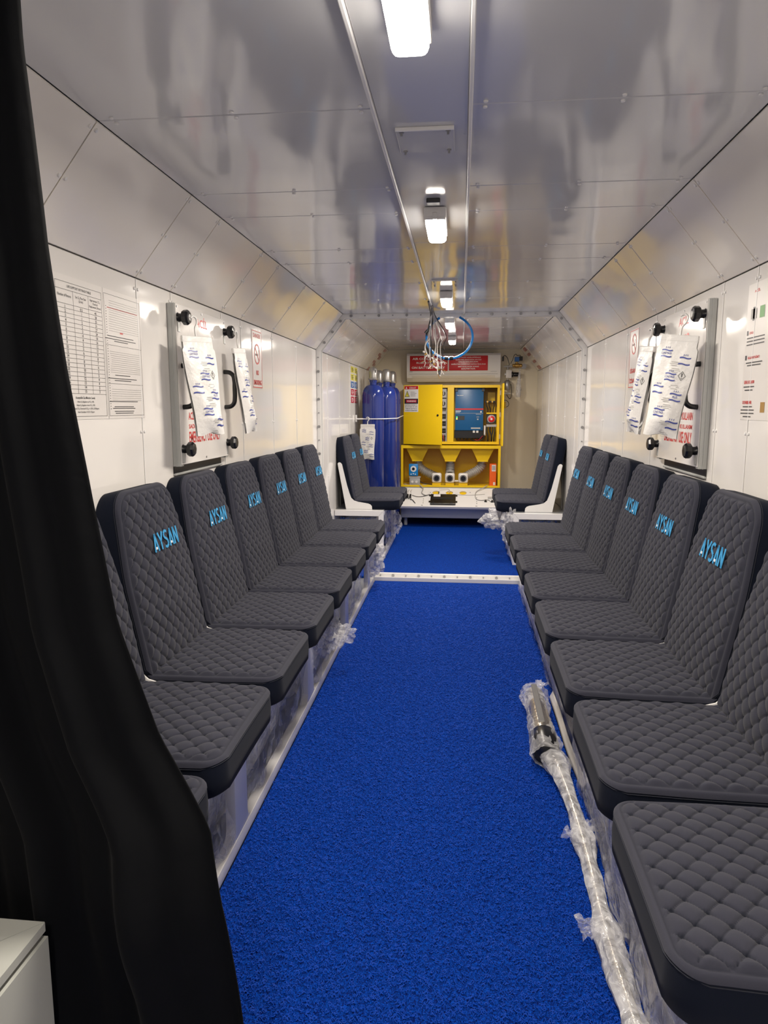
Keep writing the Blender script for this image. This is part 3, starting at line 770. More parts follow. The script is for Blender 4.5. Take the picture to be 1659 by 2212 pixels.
# left door, swung a little open about its left edge
ang = math.radians(24); hx, hy = ux0+0.004, 7.996; dw = 0.472
ca, sa = math.cos(ang), -math.sin(ang); dn = Vector((-0.0, 0, 0)); dx_ = Vector((ca, sa, 0)); dnr = Vector((sa, -ca, 0))
cd = Vector((hx, hy, (uz0+uz1)/2)) + dx_*dw/2 + dnr*0.010
dl = MB().obox(cd, dx_, dnr, (0, 0, 1), dw/2, 0.009, (uz1-uz0)/2-0.001, 0.002).build('door', M['yellow'], r)
P = lambda u, v, d=0.0195: Vector((hx, hy, 0)) + dx_*u + dnr*d + Vector((0, 0, v))
def plate(u0, u1, v0, v1, m_, nm, par, d=0.0195):
    mb = MB(); c_ = (P(u0, v0, d)+P(u1, v1, d))/2
    mb.obox(c_, dx_, dnr, (0, 0, 1), (u1-u0)/2, 0.0006, (v1-v0)/2); return mb.build(nm, m_, par)
plate(0.012, 0.185, 1.250, 1.535, M['sign'], 'warning_label', dl, 0.0196)
plate(0.014, 0.183, 1.498, 1.533, M['red'], 'label_header', dl, 0.0206)
text('DİKKAT', P(0.115, 1.515, 0.0216), dx_, (0,0,1), 0.085, 0.021, M['sign'], dl, 'label_lettering', 0.02)
mb = MB(); mb.poly([P(0.026, 1.504, 0.0216), P(0.050, 1.504, 0.0216), P(0.038, 1.527, 0.0216)]); mb.build('label_triangle', M['sign'], dl)
plate(0.014, 0.183, 1.340, 1.395, M['dark'], 'label_band', dl, 0.0206)
plate(0.034, 0.165, 1.352, 1.384, M['stkred'], 'label_oval', dl, 0.0212)
text('WARNING', P(0.10, 1.368, 0.0222), dx_, (0,0,1), 0.112, 0.018, M['sign'], dl, 'label_lettering', 0.02)
mb = MB(); mb.poly([P(0.018, 1.415, 0.0216), P(0.078, 1.415, 0.0216), P(0.048, 1.482, 0.0216)]); mb.build('hazard_triangle', M['ink'], dl)
mb = MB(); mb.poly([P(0.026, 1.420, 0.0222), P(0.070, 1.420, 0.0222), P(0.048, 1.470, 0.0222)]); mb.build('hazard_fill', M['stkyel'], dl)
mb = MB(); mb.poly([P(0.050, 1.455, 0.0228), P(0.043, 1.440, 0.0228), P(0.049, 1.440, 0.0228), P(0.045, 1.424, 0.0228), P(0.054, 1.444, 0.0228), P(0.048, 1.444, 0.0228), P(0.053, 1.455, 0.0228)]); mb.build('hazard_bolt', M['ink'], dl)
for k, wd in enumerate((0.05, 0.075, 0.06, 0.06)): plate(0.09, 0.09+wd, 1.466-k*0.014, 1.469-k*0.014, M['ink'], 'label_line', dl, 0.0210)
for k, s_ in enumerate(('ELECTRICAL HAZARD TO', 'BE AWARE OF LIVE', 'WIRES BY ELECTRICAL', 'WORK IS FORBIDDEN')):
    text(s_, P(0.098, 1.326-k*0.0205, 0.0212), dx_, (0,0,1), 0.15, 0.010, M['ink'], dl, 'label_lettering', 0.02)
MB().cyl(P(0.425, 1.215, 0.018), P(0.425, 1.215, 0.026), 0.011, n=14).build('lock', M['black'], dl)
# right door, wide open, seen on edge
rd = MB().box((0.431, 7.72, uz0-0.004), (0.449, 8.008, uz1+0.008), 0.002).build('door', M['yellow'], r, label='yellow door standing wide open, seen on edge')
for z in (0.98, 1.22, 1.46): MB().cyl((0.424, 8.000, z-0.025), (0.424, 8.000, z+0.025), 0.006, n=10).build('hinge', M['greypl'], r)
# breakers seen through the gap beside the left door
for k, z in enumerate((1.455, 1.345)):
    b_ = MB().box((-0.232, 8.03, z-0.05), (-0.168, 8.10, z+0.05), 0.004, 2).build('breaker_switch', M['greypl'], r)
    MB().cyl((-0.200, 8.03, z), (-0.200, 8.012, z), 0.021, n=18).build('rotary_knob', M['black'], b_)
    MB().box((-0.203, 8.006, z-0.019), (-0.197, 8.012, z+0.019)).build('knob_grip', M['sign'], b_)
MB().box((-0.24, 8.10, 0.91), (-0.16, 8.12, 1.53)).build('mounting_plate', M['greypl'], r)
for k in range(7):
    z = 1.24-k*0.04
    MB().box((-0.230, 8.04, z-0.015), (-0.172, 8.10, z+0.013), 0.002).build('terminal_block', M['dark'] if k % 2 else M['greypl'], r)
for k in range(4):
    MB().tube([(-0.225+k*0.014, 8.035, 1.0), (-0.23+k*0.016, 8.02, 0.965), (-0.215+k*0.012, 8.03, 0.935), (-0.225+k*0.013, 8.05, 0.90)], 0.004, n=6, smooth=4).build('wire', (M['wirew'], M['rubber'], M['stkred'], M['rubber'])[k], r, smooth=60)
# inverter: a thing mounted inside
v = empty('inverter', (0.09, 8.10, 0.95), 'blue inverter with a red stripe, mounted inside the open yellow cabinet', 'inverter')
ix0, ix1 = -0.070, 0.243
MB().box((ix0, 8.055, 1.045), (ix1, 8.20, 1.515), 0.004, 2).build('cover', M['inv'], v, smooth=40)
MB().box((ix0-0.006, 8.075, 0.955), (ix1+0.006, 8.20, 1.046), 0.004).build('connection_box', M['black'], v)
for a_, b_ in ((ix0-0.004, ix0+0.026), (ix1-0.022, ix1+0.010)): MB().box((a_, 8.045, 1.475), (b_, 8.10, 1.522), 0.002).build('corner_guard', M['dark'], v)
MB().box((ix0+0.001, 8.0530, 1.273), (ix1-0.001, 8.0552, 1.289)).build('red_stripe', M['redp'], v)
MB().box((ix0+0.001, 8.0530, 1.233), (ix1-0.001, 8.0552, 1.236)).build('thin_line', M['greypl'], v)
mb = MB(); bars(mb, (0.0, 8.0545, 1.43), (1,0,0), (0,0,1), [(-0.043, 0.003, 0.012, 0.007), (-0.032, 0, 0.012, 0.006), (-0.006, 0.001, 0.05, 0.005)]); mb.build('logo_mark', M['sign'], v)
mb = MB(); bars(mb, (0.0, 8.0545, 1.255), (1,0,0), (0,0,1), [(-0.035, 0.004, 0.06, 0.008), (-0.040, -0.008, 0.05, 0.004), (0.216, -0.004, 0.016, 0.016), (0.19, -0.030, 0.06, 0.003)]); mb.build('model_lettering', M['sign'], v)
MB().box((ix0+0.012, 8.0530, 1.160), (ix0+0.105, 8.0552, 1.206)).build('display_panel', M['dark'], v)
MB().box((ix0+0.014, 8.0520, 1.184), (ix0+0.026, 8.0532, 1.198)).build('indicator', M['ledg'], v)
MB().box((ix0+0.014, 8.0520, 1.166), (ix0+0.026, 8.0532, 1.180)).build('indicator', M['ledy'], v)
mb = MB(); bars(mb, (0.17, 8.0545, 1.18), (1,0,0), (0,0,1), [(0.012, 0.02, 0.03, 0.003), (0.012, 0.008, 0.03, 0.003), (0.012, -0.012, 0.016, 0.014), (-0.01, -0.11, 0.105, 0.016)]); mb.build('fine_print', M['greypl'], v)
for x in (0.13, 0.168): MB().box((x, 8.062, 1.018), (x+0.024, 8.076, 1.044), 0.001).build('socket', M['acwhite'], v)
for k in range(7): MB().cyl((ix0+0.02+k*0.041, 8.10, 0.956), (ix0+0.02+k*0.041, 8.10, 0.943), 0.010, n=12).build('cable_gland', M['black'], v)
# shunt, emergency switch, cables on the right of the inverter
bb = MB().box((0.258, 8.05, 1.352), (0.372, 8.08, 1.372), 0.002).build('bus_bar', M['black'], r)
for x in (0.285, 0.338): MB().cyl((x, 8.05, 1.362), (x, 8.035, 1.362), 0.010, n=12).build('terminal_stud', M['brass'], bb)
MB().box((0.275, 8.02, 1.228), (0.392, 8.06, 1.243), 0.001).build('switch_shelf', M['yellow'], r)
MB().box((0.295, 8.30, 1.36), (0.38, 8.43, 1.47), 0.001).build('inner_bracket', M['yellow'], r)
sw = MB().box((0.278, 8.045, 1.118), (0.385, 8.10, 1.226), 0.004).build('isolator_box', M['dark'], r)
MB().lathe((0.332, 8.045, 1.172), [(0.045, 0), (0.045, 0.010), (0.040, 0.012)], axis=(0,-1,0), n=28).build('isolator_ring', M['greypl'], sw, smooth=40)
MB().lathe((0.332, 8.033, 1.172), [(0.036, 0), (0.034, 0.018), (0.020, 0.024), (0, 0.025)], axis=(0,-1,0), n=28).build('red_knob', M['redp'], sw, smooth=50)
MB().cyl((0.332, 8.008, 1.172), (0.332, 8.006, 1.172), 0.012, n=16).build('knob_centre', M['sign'], sw)
MB().box((0.278, 8.04, 1.085), (0.39, 8.10, 1.112), 0.002).build('terminal_strip', M['greypl'], r)
for k, (x0_, x1_) in enumerate(((0.272, 0.290), (0.300, 0.318), (0.355, 0.350), (0.375, 0.378))):
    MB().tube([(x0_, 8.05, 1.352), (x0_+0.004, 8.03, 1.32), (x1_, 8.04, 1.28), (x1_, 8.055, 1.245)], 0.005, n=6, smooth=4).build('cable', M['rubber'], r, smooth=60)
for k, (x0_, x1_) in enumerate(((0.285, 0.296), (0.318, 0.340), (0.350, 0.338), (0.372, 0.364))):
    MB().tube([(x0_, 8.05, 1.085), (x0_, 8.03, 1.04), (x1_, 8.02, 0.98), (x1_, 8.05, 0.925)], 0.0075, n=8, smooth=4).build('cable', M['rubber'], r, smooth=60)
MB().tube([(0.12, 8.10, 0.944), (0.14, 8.06, 0.928), (0.19, 8.04, 0.926), (0.25, 8.04, 0.955), (0.262, 8.05, 1.03)], 0.006, n=6, smooth=5).build('cable', M['rubber'], r, smooth=60)
MB().tube([(0.15, 8.10, 0.944), (0.19, 8.06, 0.935), (0.24, 8.04, 0.985)], 0.004, n=6, smooth=5).build('cable', M['stkred'], r, smooth=60)
MB().cyl((0.262, 8.05, 0.99), (0.262, 8.05, 1.10), 0.010, n=10).build('fuse', M['acwhite'], r)

# lower yellow cabinet
r = empty('scrubber_cabinet', (-0.11, 8.2, 0.41), 'open yellow lower cabinet with three hoppers above flexible ducts', 'cabinet')
lx0, lx1, lz0, lz1, ly0, ly1 = -0.668, 0.440, 0.412, 0.880, 7.96, 8.45
for nm, lo, hi in (('back_panel', (lx0, ly1-.008, lz0), (lx1, ly1, lz1)), ('side_panel', (lx0, ly0+.012, lz0), (lx0+.008, ly1-.008, lz1)), ('side_panel', (lx1-.008, ly0+.012, lz0), (lx1, ly1-.008, lz1)),
                   ('top_panel', (lx0+.008, ly0+.012, lz1-.008), (lx1-.008, ly1-.008, lz1)), ('bottom_panel', (lx0+.008, ly0+.012, lz0), (lx1-.008, ly1-.008, lz0+.010)),
                   ('face_frame', (lx0, ly0, lz1-0.034), (lx1, ly0+.014, lz1)), ('face_frame', (lx0, ly0, lz0), (lx1, ly0+.014, lz0+0.022)),
                   ('face_frame', (lx0, ly0, lz0+.022), (lx0+.024, ly0+.014, lz1-.034)), ('face_frame', (lx1-.028, ly0, lz0+.022), (lx1, ly0+.014, lz1-.034))):
    MB().box(lo, hi, 0.0015).build(nm, M['yellow'], r)
hopc = (-0.490, -0.118, 0.245)
for cx in hopc:
    a, b_ = 0.136, 0.060
    mb = MB(); y0_, y1_ = 8.02, 8.30
    T0 = [(cx-a, y0_, 0.868), (cx+a, y0_, 0.868), (cx+a, y1_, 0.868), (cx-a, y1_, 0.868)]
    B0 = [(cx-b_, y0_+0.03, 0.710), (cx+b_, y0_+0.03, 0.710), (cx+b_, y1_-0.06, 0.710), (cx-b_, y1_-0.06, 0.710)]
    B1 = [(x, y, 0.695) for x, y, z in B0]
    vT = mb._v(T0); vB = mb._v(B0); vC = mb._v(B1)
    for A_, B_ in ((vT, vB), (vB, vC)):
        for i in range(4): mb.bm.faces.new([A_[i], A_[(i+1) % 4], B_[(i+1) % 4], B_[i]])
    mb.bm.faces.new(vC[::-1]); mb.bm.faces.new(vT); mb.build('hopper', M['yellow'], r)
    MB().cyl((cx+0.0, 8.15, 0.694), (cx, 8.15, 0.672), 0.040, n=20).build('hopper_spigot', M['galv'], r)
nozc = (-0.268, -0.119, 0.031)
for cx, hx_ in zip(nozc, hopc):
    if abs(hx_-cx) < 0.02: path = [(hx_, 8.15, 0.672), (hx_, 8.15, 0.62), (cx, 8.14, 0.575), (cx, 8.10, 0.54)]
    else:
        s_ = 1 if cx > hx_ else -1
        path = [(hx_, 8.15, 0.672), (hx_+s_*0.015, 8.15, 0.63), (hx_+s_*0.07, 8.15, 0.58), (hx_+s_*0.14, 8.14, 0.545), (cx-s_*0.03, 8.13, 0.52), (cx, 8.11, 0.51)]
    Pp = spline([Vector(p) for p in path], 12)
    mb = MB(); n_ = len(Pp)*3
    mb.tube(spline(Pp, 3), 0.049, n=18, rf=lambda t: 1+0.085*math.sin(t*2*PI*16)+0.02*math.sin(t*77), cap=False)
    mb.build('flexible_duct', M['duct'], r, smooth=180)
    nz = MB().box((cx-0.055, 8.02, 0.452), (cx+0.055, 8.10, 0.565), 0.020, 3).build('fan_outlet', M['acwhite'], r, smooth=60)
    MB().lathe((cx, 8.0215, 0.508), [(0.038, 0), (0.038, 0.004), (0.034, 0.005), (0.028, -0.004)], axis=(0,-1,0), n=28).build('outlet_ring', M['dark'], nz, smooth=40)
    MB().cyl((cx, 8.021, 0.508), (cx, 8.017, 0.508), 0.029, n=24).build('outlet_throat', M['black'], nz)
    MB().box((cx-0.05, 8.0, 0.424), (cx+0.05, 8.05, 0.450), 0.002).build('outlet_foot', M['yellow'], nz)
g = empty('gas_monitor', (-0.53, 8.02, 0.53), 'small blue monitor with a round white dial in the lower yellow cabinet', 'monitor')
q = MB().box((-0.582, 8.00, 0.532), (-0.478, 8.04, 0.668), 0.008, 2).build('case', M['inv2'], g, smooth=40)
MB().cyl((-0.530, 8.00, 0.612), (-0.530, 7.996, 0.612), 0.034, n=28).build('dial', M['sign'], q)
MB().cyl((-0.530, 7.996, 0.612), (-0.530, 7.993, 0.612), 0.016, n=20).build('dial_centre', M['black'], q)
for x, z in ((-0.556, 0.552), (-0.531, 0.558), (-0.508, 0.552)): MB().cyl((x, 8.00, z), (x, 7.996, z), 0.007, n=12).build('button', M['sign'], q)
g = empty('junction_box', (-0.52, 8.03, 0.44), 'grey socket box under the small blue monitor', 'box')
q = MB().box((-0.575, 8.005, 0.428), (-0.455, 8.07, 0.515), 0.006, 2).build('case', M['greypl'], g, smooth=40)
MB().box((-0.580, 8.000, 0.508), (-0.450, 8.072, 0.524), 0.004).build('lid', M['greypl'], g)
for x in (-0.542, -0.495): MB().cyl((x, 8.005, 0.465), (x, 8.001, 0.465), 0.014, n=18).build('socket', M['acwhite'], q)
g = MB().box((0.325, 8.03, 0.425), (0.398, 8.16, 0.672), 0.002).build('orange_box', M['orange']); tag(g, 'orange carton standing at the right end of the lower yellow cabinet', 'box')
MB().box((0.348, 8.028, 0.590), (0.392, 8.0302, 0.662)).build('white_label', M['sign'], g)
mb = MB(); bars(mb, (0.370, 8.0278, 0.628), (1,0,0), (0,0,1), [(-0.016+0.0052*k, 0, 0.0028 if k % 2 else 0.0016, 0.05) for k in range(7)]); mb.build('barcode', M['ink'], g)
MB().box((0.366, 8.028, 0.435), (0.390, 8.0302, 0.468)).build('white_label', M['sign'], g)
for k in range(3):
    MB().tube([(-0.64+k*0.01, 8.03+0.02*k, 0.435), (-0.60, 7.99+0.01*k, 0.430), (-0.50, 7.985, 0.427), (-0.44+0.02*k, 7.975, 0.428), (-0.40+0.01*k, 7.97, 0.44)], 0.005, n=6, smooth=5).build('cable', M['wire'], r, smooth=60)
MB().tube([(-0.46, 8.02, 0.47), (-0.42, 8.01, 0.45), (-0.37, 8.03, 0.440), (-0.31, 8.05, 0.43)], 0.005, n=6, smooth=5).build('cable', M['rubber'], r, smooth=60)
MB().cyl((-0.065, 8.10, 0.468), (-0.020, 8.10, 0.468), 0.013, n=12).build('spare_plug', M['wirew'], r)

# fold-down white panel
r = empty('fold_down_panel', (-0.11, 7.8, 0.24), 'white panel folded down in front of the yellow cabinet, with three round holes', 'panel')
hz, hyy, fz, fyy = 0.402, 7.955, 0.243, 7.60
ex = Vector((1, 0, 0)); ed = Vector((0, fyy-hyy, fz-hz)); Ld = ed.length; ed.normalize(); en = ex.cross(ed); en = en if en.z > 0 else -en
Q = lambda x, t, d=0.0: Vector((x, hyy, hz)) + ed*t + en*d
mb = MB()
px0, px1 = -0.636, 0.408; th_ = 0.012; hr = 0.040; tc_ = 0.098
def slab(x0_, x1_, t0, t1):
    mb.prism([Q(x0_, t0), Q(x1_, t0), Q(x1_, t1), Q(x0_, t1)], en*-th_)
slab(px0, px1, 0.0, tc_-0.05); slab(px0, px1, tc_+0.05, Ld)
xs = [px0] + [c for n_ in nozc for c in (n_-0.05, n_+0.05)] + [px1]
for a_, b_ in zip(xs[0::2], xs[1::2]): slab(a_, b_, tc_-0.05, tc_+0.05)
for cx in nozc:
    n_ = 32; vi = [[], []]; vo = [[], []]
    for lv, dd in enumerate((0.0, -th_)):
        for k in range(n_):
            a_ = 2*PI*k/n_+PI/4; c_, s_ = math.cos(a_), math.sin(a_); m_ = max(abs(c_), abs(s_))
            vi[lv].append(mb.bm.verts.new(Q(cx+hr*c_, tc_+hr*s_, dd))); vo[lv].append(mb.bm.verts.new(Q(cx+0.05*c_/m_, tc_+0.05*s_/m_, dd)))
    for k in range(n_):
        j = (k+1) % n_
        mb.bm.faces.new([vi[0][k], vi[0][j], vo[0][j], vo[0][k]]); mb.bm.faces.new([vi[1][k], vo[1][k], vo[1][j], vi[1][j]]); mb.bm.faces.new([vi[0][k], vi[1][k], vi[1][j], vi[0][j]])
mb.build('panel_sheet', M['white'], r)
MB().prism([Q(px0+0.02, 0.01, -0.016), Q(px1-0.02, 0.01, -0.016), Q(px1-0.02, Ld-0.02, -0.016), Q(px0+0.02, Ld-0.02, -0.016)], en*-0.004).build('inner_sheet', M['yellow'], r)
MB().prism([Q(px0-0.01, Ld, 0.002), Q(px1+0.02, Ld, 0.002), Q(px1+0.02, Ld, -0.022), Q(px0-0.01, Ld, -0.022)], ed*0.010).build('front_lip', M['white'], r)
for x, t in ((-0.40, 0.16), (-0.40, 0.24), (-0.40, 0.28), (-0.40, 0.32), (0.18, 0.20), (0.18, 0.24), (0.18, 0.28), (0.18, 0.32), (-0.33, 0.10), (-0.33, 0.17), (-0.33, 0.30), (0.11, 0.09)):
    MB().prism([Q(x-0.004, t-0.006, 0.0), Q(x+0.004, t-0.006, 0.0), Q(x+0.004, t+0.006, 0.0), Q(x-0.004, t+0.006, 0.0)], en*0.001).build('slot', M['ink'], r)
for x in (-0.41, 0.175): MB().prism([Q(x-0.010, Ld-0.022, 0.0), Q(x+0.010, Ld-0.022, 0.0), Q(x+0.010, Ld-0.014, 0.0), Q(x-0.010, Ld-0.014, 0.0)], en*0.001).build('slot', M['ink'], r)
g = empty('control_unit', Q(-0.185, 0.26, 0.001), 'flat black control unit lying on the folded white panel', 'device')
def qbox(x0_, x1_, t0, t1, d0, d1, bev=0.0):
    m2 = MB(); c_ = (Q(x0_, t0, d0)+Q(x1_, t1, d1))/2
    m2.obox(c_, ex, ed, en, (x1_-x0_)/2, (t1-t0)/2, (d1-d0)/2, bev); return m2
qbox(-0.322, -0.048, 0.165, 0.365, 0.001, 0.024, 0.004).build('case', M['black'], g)
qbox(-0.300, -0.075, 0.245, 0.270, 0.024, 0.026).build('recess', M['rubber'], g)
qbox(-0.290, -0.215, 0.175, 0.225, 0.024, 0.0252).build('white_label', M['sign'], g)
for x in (-0.285, -0.090): MB().cyl(Q(x, 0.345, 0.024), Q(x, 0.345, 0.028), 0.010, n=12).build('screw', M['dark'], g)
for x in (-0.330, -0.040):
    for t in (0.17, 0.30): qbox(x-0.010, x+0.010, t-0.012, t+0.012, 0.001, 0.010).build('mounting_ear', M['black'], g)
MB().cyl(Q(-0.236, 0.165, 0.015), Q(-0.236, 0.11, 0.02), 0.005, n=8).build('antenna_plug', M['dark'], g)
# loose cables on the panel
def loose(nm, label, pts, rad, m_, cat='cable'):
    o = MB().tube([Q(*p) for p in pts], rad, n=6, smooth=6).build(nm, m_, None, smooth=60); tag(o, label, cat); return o
loose('signal_cable', 'grey cable from the lower yellow cabinet to the left side of the black unit', [(-0.47, -0.03, 0.03), (-0.44, -0.005, 0.02), (-0.415, 0.04, 0.014), (-0.425, 0.12, 0.007), (-0.38, 0.17, 0.007), (-0.335, 0.155, 0.012)], 0.006, M['wire'])
loose('signal_cable', 'thin black cable curving left of the black control unit', [(-0.345, 0.16, 0.012), (-0.40, 0.19, 0.006), (-0.47, 0.20, 0.006), (-0.53, 0.17, 0.006)], 0.003, M['rubber'])
loose('signal_cable', 'grey cable looping over the right part of the folded white panel', [(0.30, -0.02, 0.03), (0.24, 0.03, 0.02), (0.175, 0.09, 0.008), (0.17, 0.22, 0.006), (0.22, 0.26, 0.006), (0.30, 0.25, 0.006), (0.33, 0.285, 0.006)], 0.0045, M['wire'])
loose('signal_cable', 'thin grey cable running right from the black control unit', [(-0.05, 0.155, 0.015), (0.02, 0.15, 0.005), (0.12, 0.15, 0.005), (0.27, 0.13, 0.005)], 0.0022, M['wire'])
loose('signal_cable', 'white cable looped behind the black control unit', [(-0.235, 0.06, 0.033), (-0.19, 0.045, 0.02), (-0.13, 0.04, 0.012), (-0.115, 0.09, 0.015), (-0.13, 0.14, 0.02)], 0.003, M['wirew'])
for k in range(3):
    g = empty('terminal_clip', Q(-0.607+k*0.030, 0.20, 0.001), ['leftmost', 'middle', 'rightmost'][k]+' of three black clips with white leads, left on the white panel', 'clip', 'black clips on the folded panel')
    x = -0.607+k*0.030
    qbox(x-0.010, x+0.010, 0.17, 0.225, 0.001, 0.022, 0.002).build('body', M['black'], g)
    qbox(x-0.012, x-0.005, 0.225, 0.250, 0.001, 0.012).build('leg', M['black'], g); qbox(x+0.005, x+0.012, 0.225, 0.250, 0.001, 0.012).build('leg', M['black'], g)
    MB().tube([Q(x, 0.17, 0.015), Q(x+0.005, 0.12, 0.02), Q(x-0.003, 0.08, 0.012), Q(x+0.010, 0.05, 0.006)], 0.0028, n=5, smooth=4).build('lead', M['wirew'], g, smooth=60)
def connector(x, t, label, nm='cable_connector'):
    g = empty(nm, Q(x, t, 0.001), label, 'connector', 'black connectors on the folded panel')
    MB().cyl(Q(x, t, 0.001), Q(x, t, 0.022), 0.010, n=12).build('plug', M['black'], g); qbox(x-0.014, x+0.014, t-0.010, t+0.010, 0.0005, 0.006).build('base', M['dark'], g)
connector(0.275, 0.28, 'left black connector on the right part of the white panel')
connector(0.345, 0.285, 'middle black connector on the right part of the white panel')
connector(0.390, 0.285, 'right black connector beside the right seat on the white panel')
g = qbox(0.30, 0.375, 0.19, 0.225, 0.001, 0.012, 0.002).build('door_stay', M['galv']); tag(g, 'small metal bracket lying on the right of the folded white panel', 'bracket')
loose('spare_key', 'small bent metal piece lying on the left of the folded white panel', [(-0.545, 0.26, 0.004), (-0.52, 0.27, 0.006), (-0.505, 0.30, 0.008), (-0.49, 0.325, 0.004), (-0.485, 0.335, 0.003)], 0.004, M['dark'], 'key')
# plinth
r = empty('cabinet_plinth', (-0.13, 7.8, 0.06), 'brushed steel plinth box under the folded white panel', 'plinth')
MB().box((-0.645, 7.70, 0.100), (0.395, 8.44, 0.222), 0.003).build('plinth_body', M['plate'], r)
for x in (-0.60, 0.34):
    for y in (7.80, 8.35): MB().cyl((x, y, 0.0065), (x, y, 0.100), 0.02, n=12).build('foot', M['galv'], r)
MB().box((-0.655, 7.96, 0.222), (0.425, 8.45, 0.410)).build('base_box', M['galv'], r)

# regulator on the end wall
YR = 8.40
r = empty('gas_regulator', (0.50, YR, 1.6), 'beige pressure regulator with blue solenoid valve and brass tee, right of the air conditioner', 'regulator')
kx = 0.07*8.4/8.0*0.0145
def W(a, b): return (0.447+(a-20)*0.000305, YR, 1.965-(b+60)*0.000305)     # crop pixel to wall position
def wp(a, b, dy=0.0): x, y, z = W(a, b); return Vector((x, y+dy, z))
MB().obox(wp(300, 880, 0), (1,0,0), (0,1,0), (0,0,1), 0.032, 0.03, 0.046, 0.005, 2).build('regulator_body', M['stkblu'] if False else M['poster'], r, smooth=40)
MB().lathe(wp(340, 895), [(0.030, 0.02), (0.032, 0.03), (0.022, 0.045), (0.024, 0.05), (0.024, 0.108)], axis=(1,0,0), n=20).build('adjusting_knob', M['black'], r, smooth=40)
MB().cyl(wp(150, 890), wp(210, 890), 0.013, n=14).build('port', M['poster'], r)
MB().lathe(wp(270, 710), [(0.014, 0), (0.012, 0.02), (0.008, 0.05)], axis=(0,0,1), n=14).build('upper_fitting', M['cap'], r, smooth=40)
MB().lathe(wp(260, 1060), [(0.010, 0), (0.012, -0.012), (0.026, -0.018), (0.035, -0.030), (0.036, -0.115), (0.030, -0.125)], axis=(0,0,1), n=20).build('filter_bowl', M['cap'], r, smooth=40)
MB().obox(wp(240, 1600, 0.03), (1,0,0), (0,1,0), (0,0,1), 0.04, 0.03, 0.008).build('bowl_shelf', M['galv'], r)
MB().cyl(wp(120, 600), wp(480, 600), 0.010, n=12).build('inlet_pipe', M['greypl'], r)
MB().lathe(wp(430, 570), [(0.016, 0), (0.020, 0.005), (0.020, 0.025), (0.026, 0.03), (0.026, 0.07), (0.020, 0.08), (0.020, 0.105), (0.014, 0.11)], axis=(1,0,0), n=12).build('brass_valve', M['brass'], r)
MB().cyl(wp(590, 530), wp(590, 430), 0.012, n=12).build('solenoid_stem', M['brass'], r)
MB().obox(wp(590, 340), (1,0,0), (0,1,0), (0,0,1), 0.026, 0.024, 0.026, 0.003).build('solenoid_coil', M['stkblu'], r)
MB().obox(wp(735, 310), (1,0,0), (0,1,0), (0,0,1), 0.020, 0.018, 0.024, 0.003).build('solenoid_plug', M['black'], r)
MB().cyl(wp(850, 595, -0.005), wp(850, 595, 0.02), 0.031, n=24).build('gauge', M['greypl'], r)
MB().tube([wp(60, 330), wp(90, 230), wp(150, 195), wp(240, 290), wp(300, 480), wp(310, 560)], 0.0035, n=6, smooth=5).build('cable', M['rubber'], r, smooth=60)
MB().tube([wp(360, 500), wp(440, 340), wp(480, 200), wp(550, 145), wp(600, 200), wp(700, 190), wp(740, 240)], 0.003, n=6, smooth=5).build('cable', M['rubber'], r, smooth=60)
MB().obox(wp(75, 320), (1,0,0), (0,1,0), (0,0,1), 0.010, 0.01, 0.026, 0.002).build('cable_plug', M['black'], r)
MB().tube([wp(390, 1250), wp(425, 1500), wp(410, 1720), wp(365, 1800), wp(300, 1740), wp(240, 1640)], 0.0035, n=6, smooth=5).build('cable', M['rubber'], r, smooth=60)
MB().tube([wp(150, 1850, 0.02), wp(260, 1870, 0.02), wp(330, 1960, 0.02), wp(320, 2060, 0.02), wp(240, 2110, 0.02)], 0.003, n=6, smooth=5).build('cable', M['rubber'], r, smooth=60)
o = MB().box((0.455, 8.38, 1.30), (0.505, 8.47, 1.365), 0.003).build('terminal_box', M['yellow'], None); tag(o, 'small yellow box on the end wall, right of the open yellow door', 'box')
MB().box((0.447, 8.375, 1.29), (0.512, 8.475, 1.30), 0.001).build('lid', M['yellow'], o)
mb = MB()
def sl(i, j):
    z = 1.735-0.32*j; wdt = 0.006+0.026*min(1, j*1.4)*(1-0.3*max(0, j-0.8)*5); a_ = 2*PI*i
    return (0.655-0.012*j+wdt*math.cos(a_)*(1+0.15*noise.noise(Vector((i*4, j*9, 1)))), 8.38+0.6*wdt*math.sin(a_), z+0.01*noise.noise(Vector((i*5, j*5, 3))))
mb.grid(sl, 18, 26); o = mb.build('film_bag', M['film2'], None, smooth=180); tag(o, 'small clear film bag hanging on the end wall below the gauge', 'bag')

# ================================================================== WALL LABELS, SIGNS
def label_sheet(nm, wall, y0_, y1_, z0_, z1_, m_, lbl, cat, group=None, d=0.0012):
    x = XL if wall < 0 else XR
    o = MB().box((min(x, x-wall*d), y0_, z0_), (max(x, x-wall*d), y1_, z1_)).build(nm, m_)
    return tag(o, lbl, cat, group)
sh = label_sheet('sticker_sheet', -1, 6.815, 7.285, 1.345, 1.700, M['sign'], 'white sheet of ten small coloured stickers on the left wall before the cylinders', 'sticker')
cols = ['stkyel', 'stkyel', 'stkblu', 'stkred', 'stkred']
for rr in range(5):
    for cc in range(2):
        yc = 6.935+cc*0.235; zc = 1.662-rr*0.072
        s_ = MB().box((XL+0.0012, yc-0.095, zc-0.030), (XL+0.0022, yc+0.095, zc+0.030)).build('sticker', M[cols[rr]], sh)
        mb = MB(); mi = M['ink'] if rr < 2 else M['sign']
        bars(mb, (XL+0.0022, yc, zc), (0,1,0), (0,0,1), [(-0.01+0.01*cc, 0.012, 0.09, 0.007), (0.005, -0.002, 0.12, 0.007), (-0.01, -0.016, 0.07, 0.007)]); mb.build('sticker_print', mi, s_)
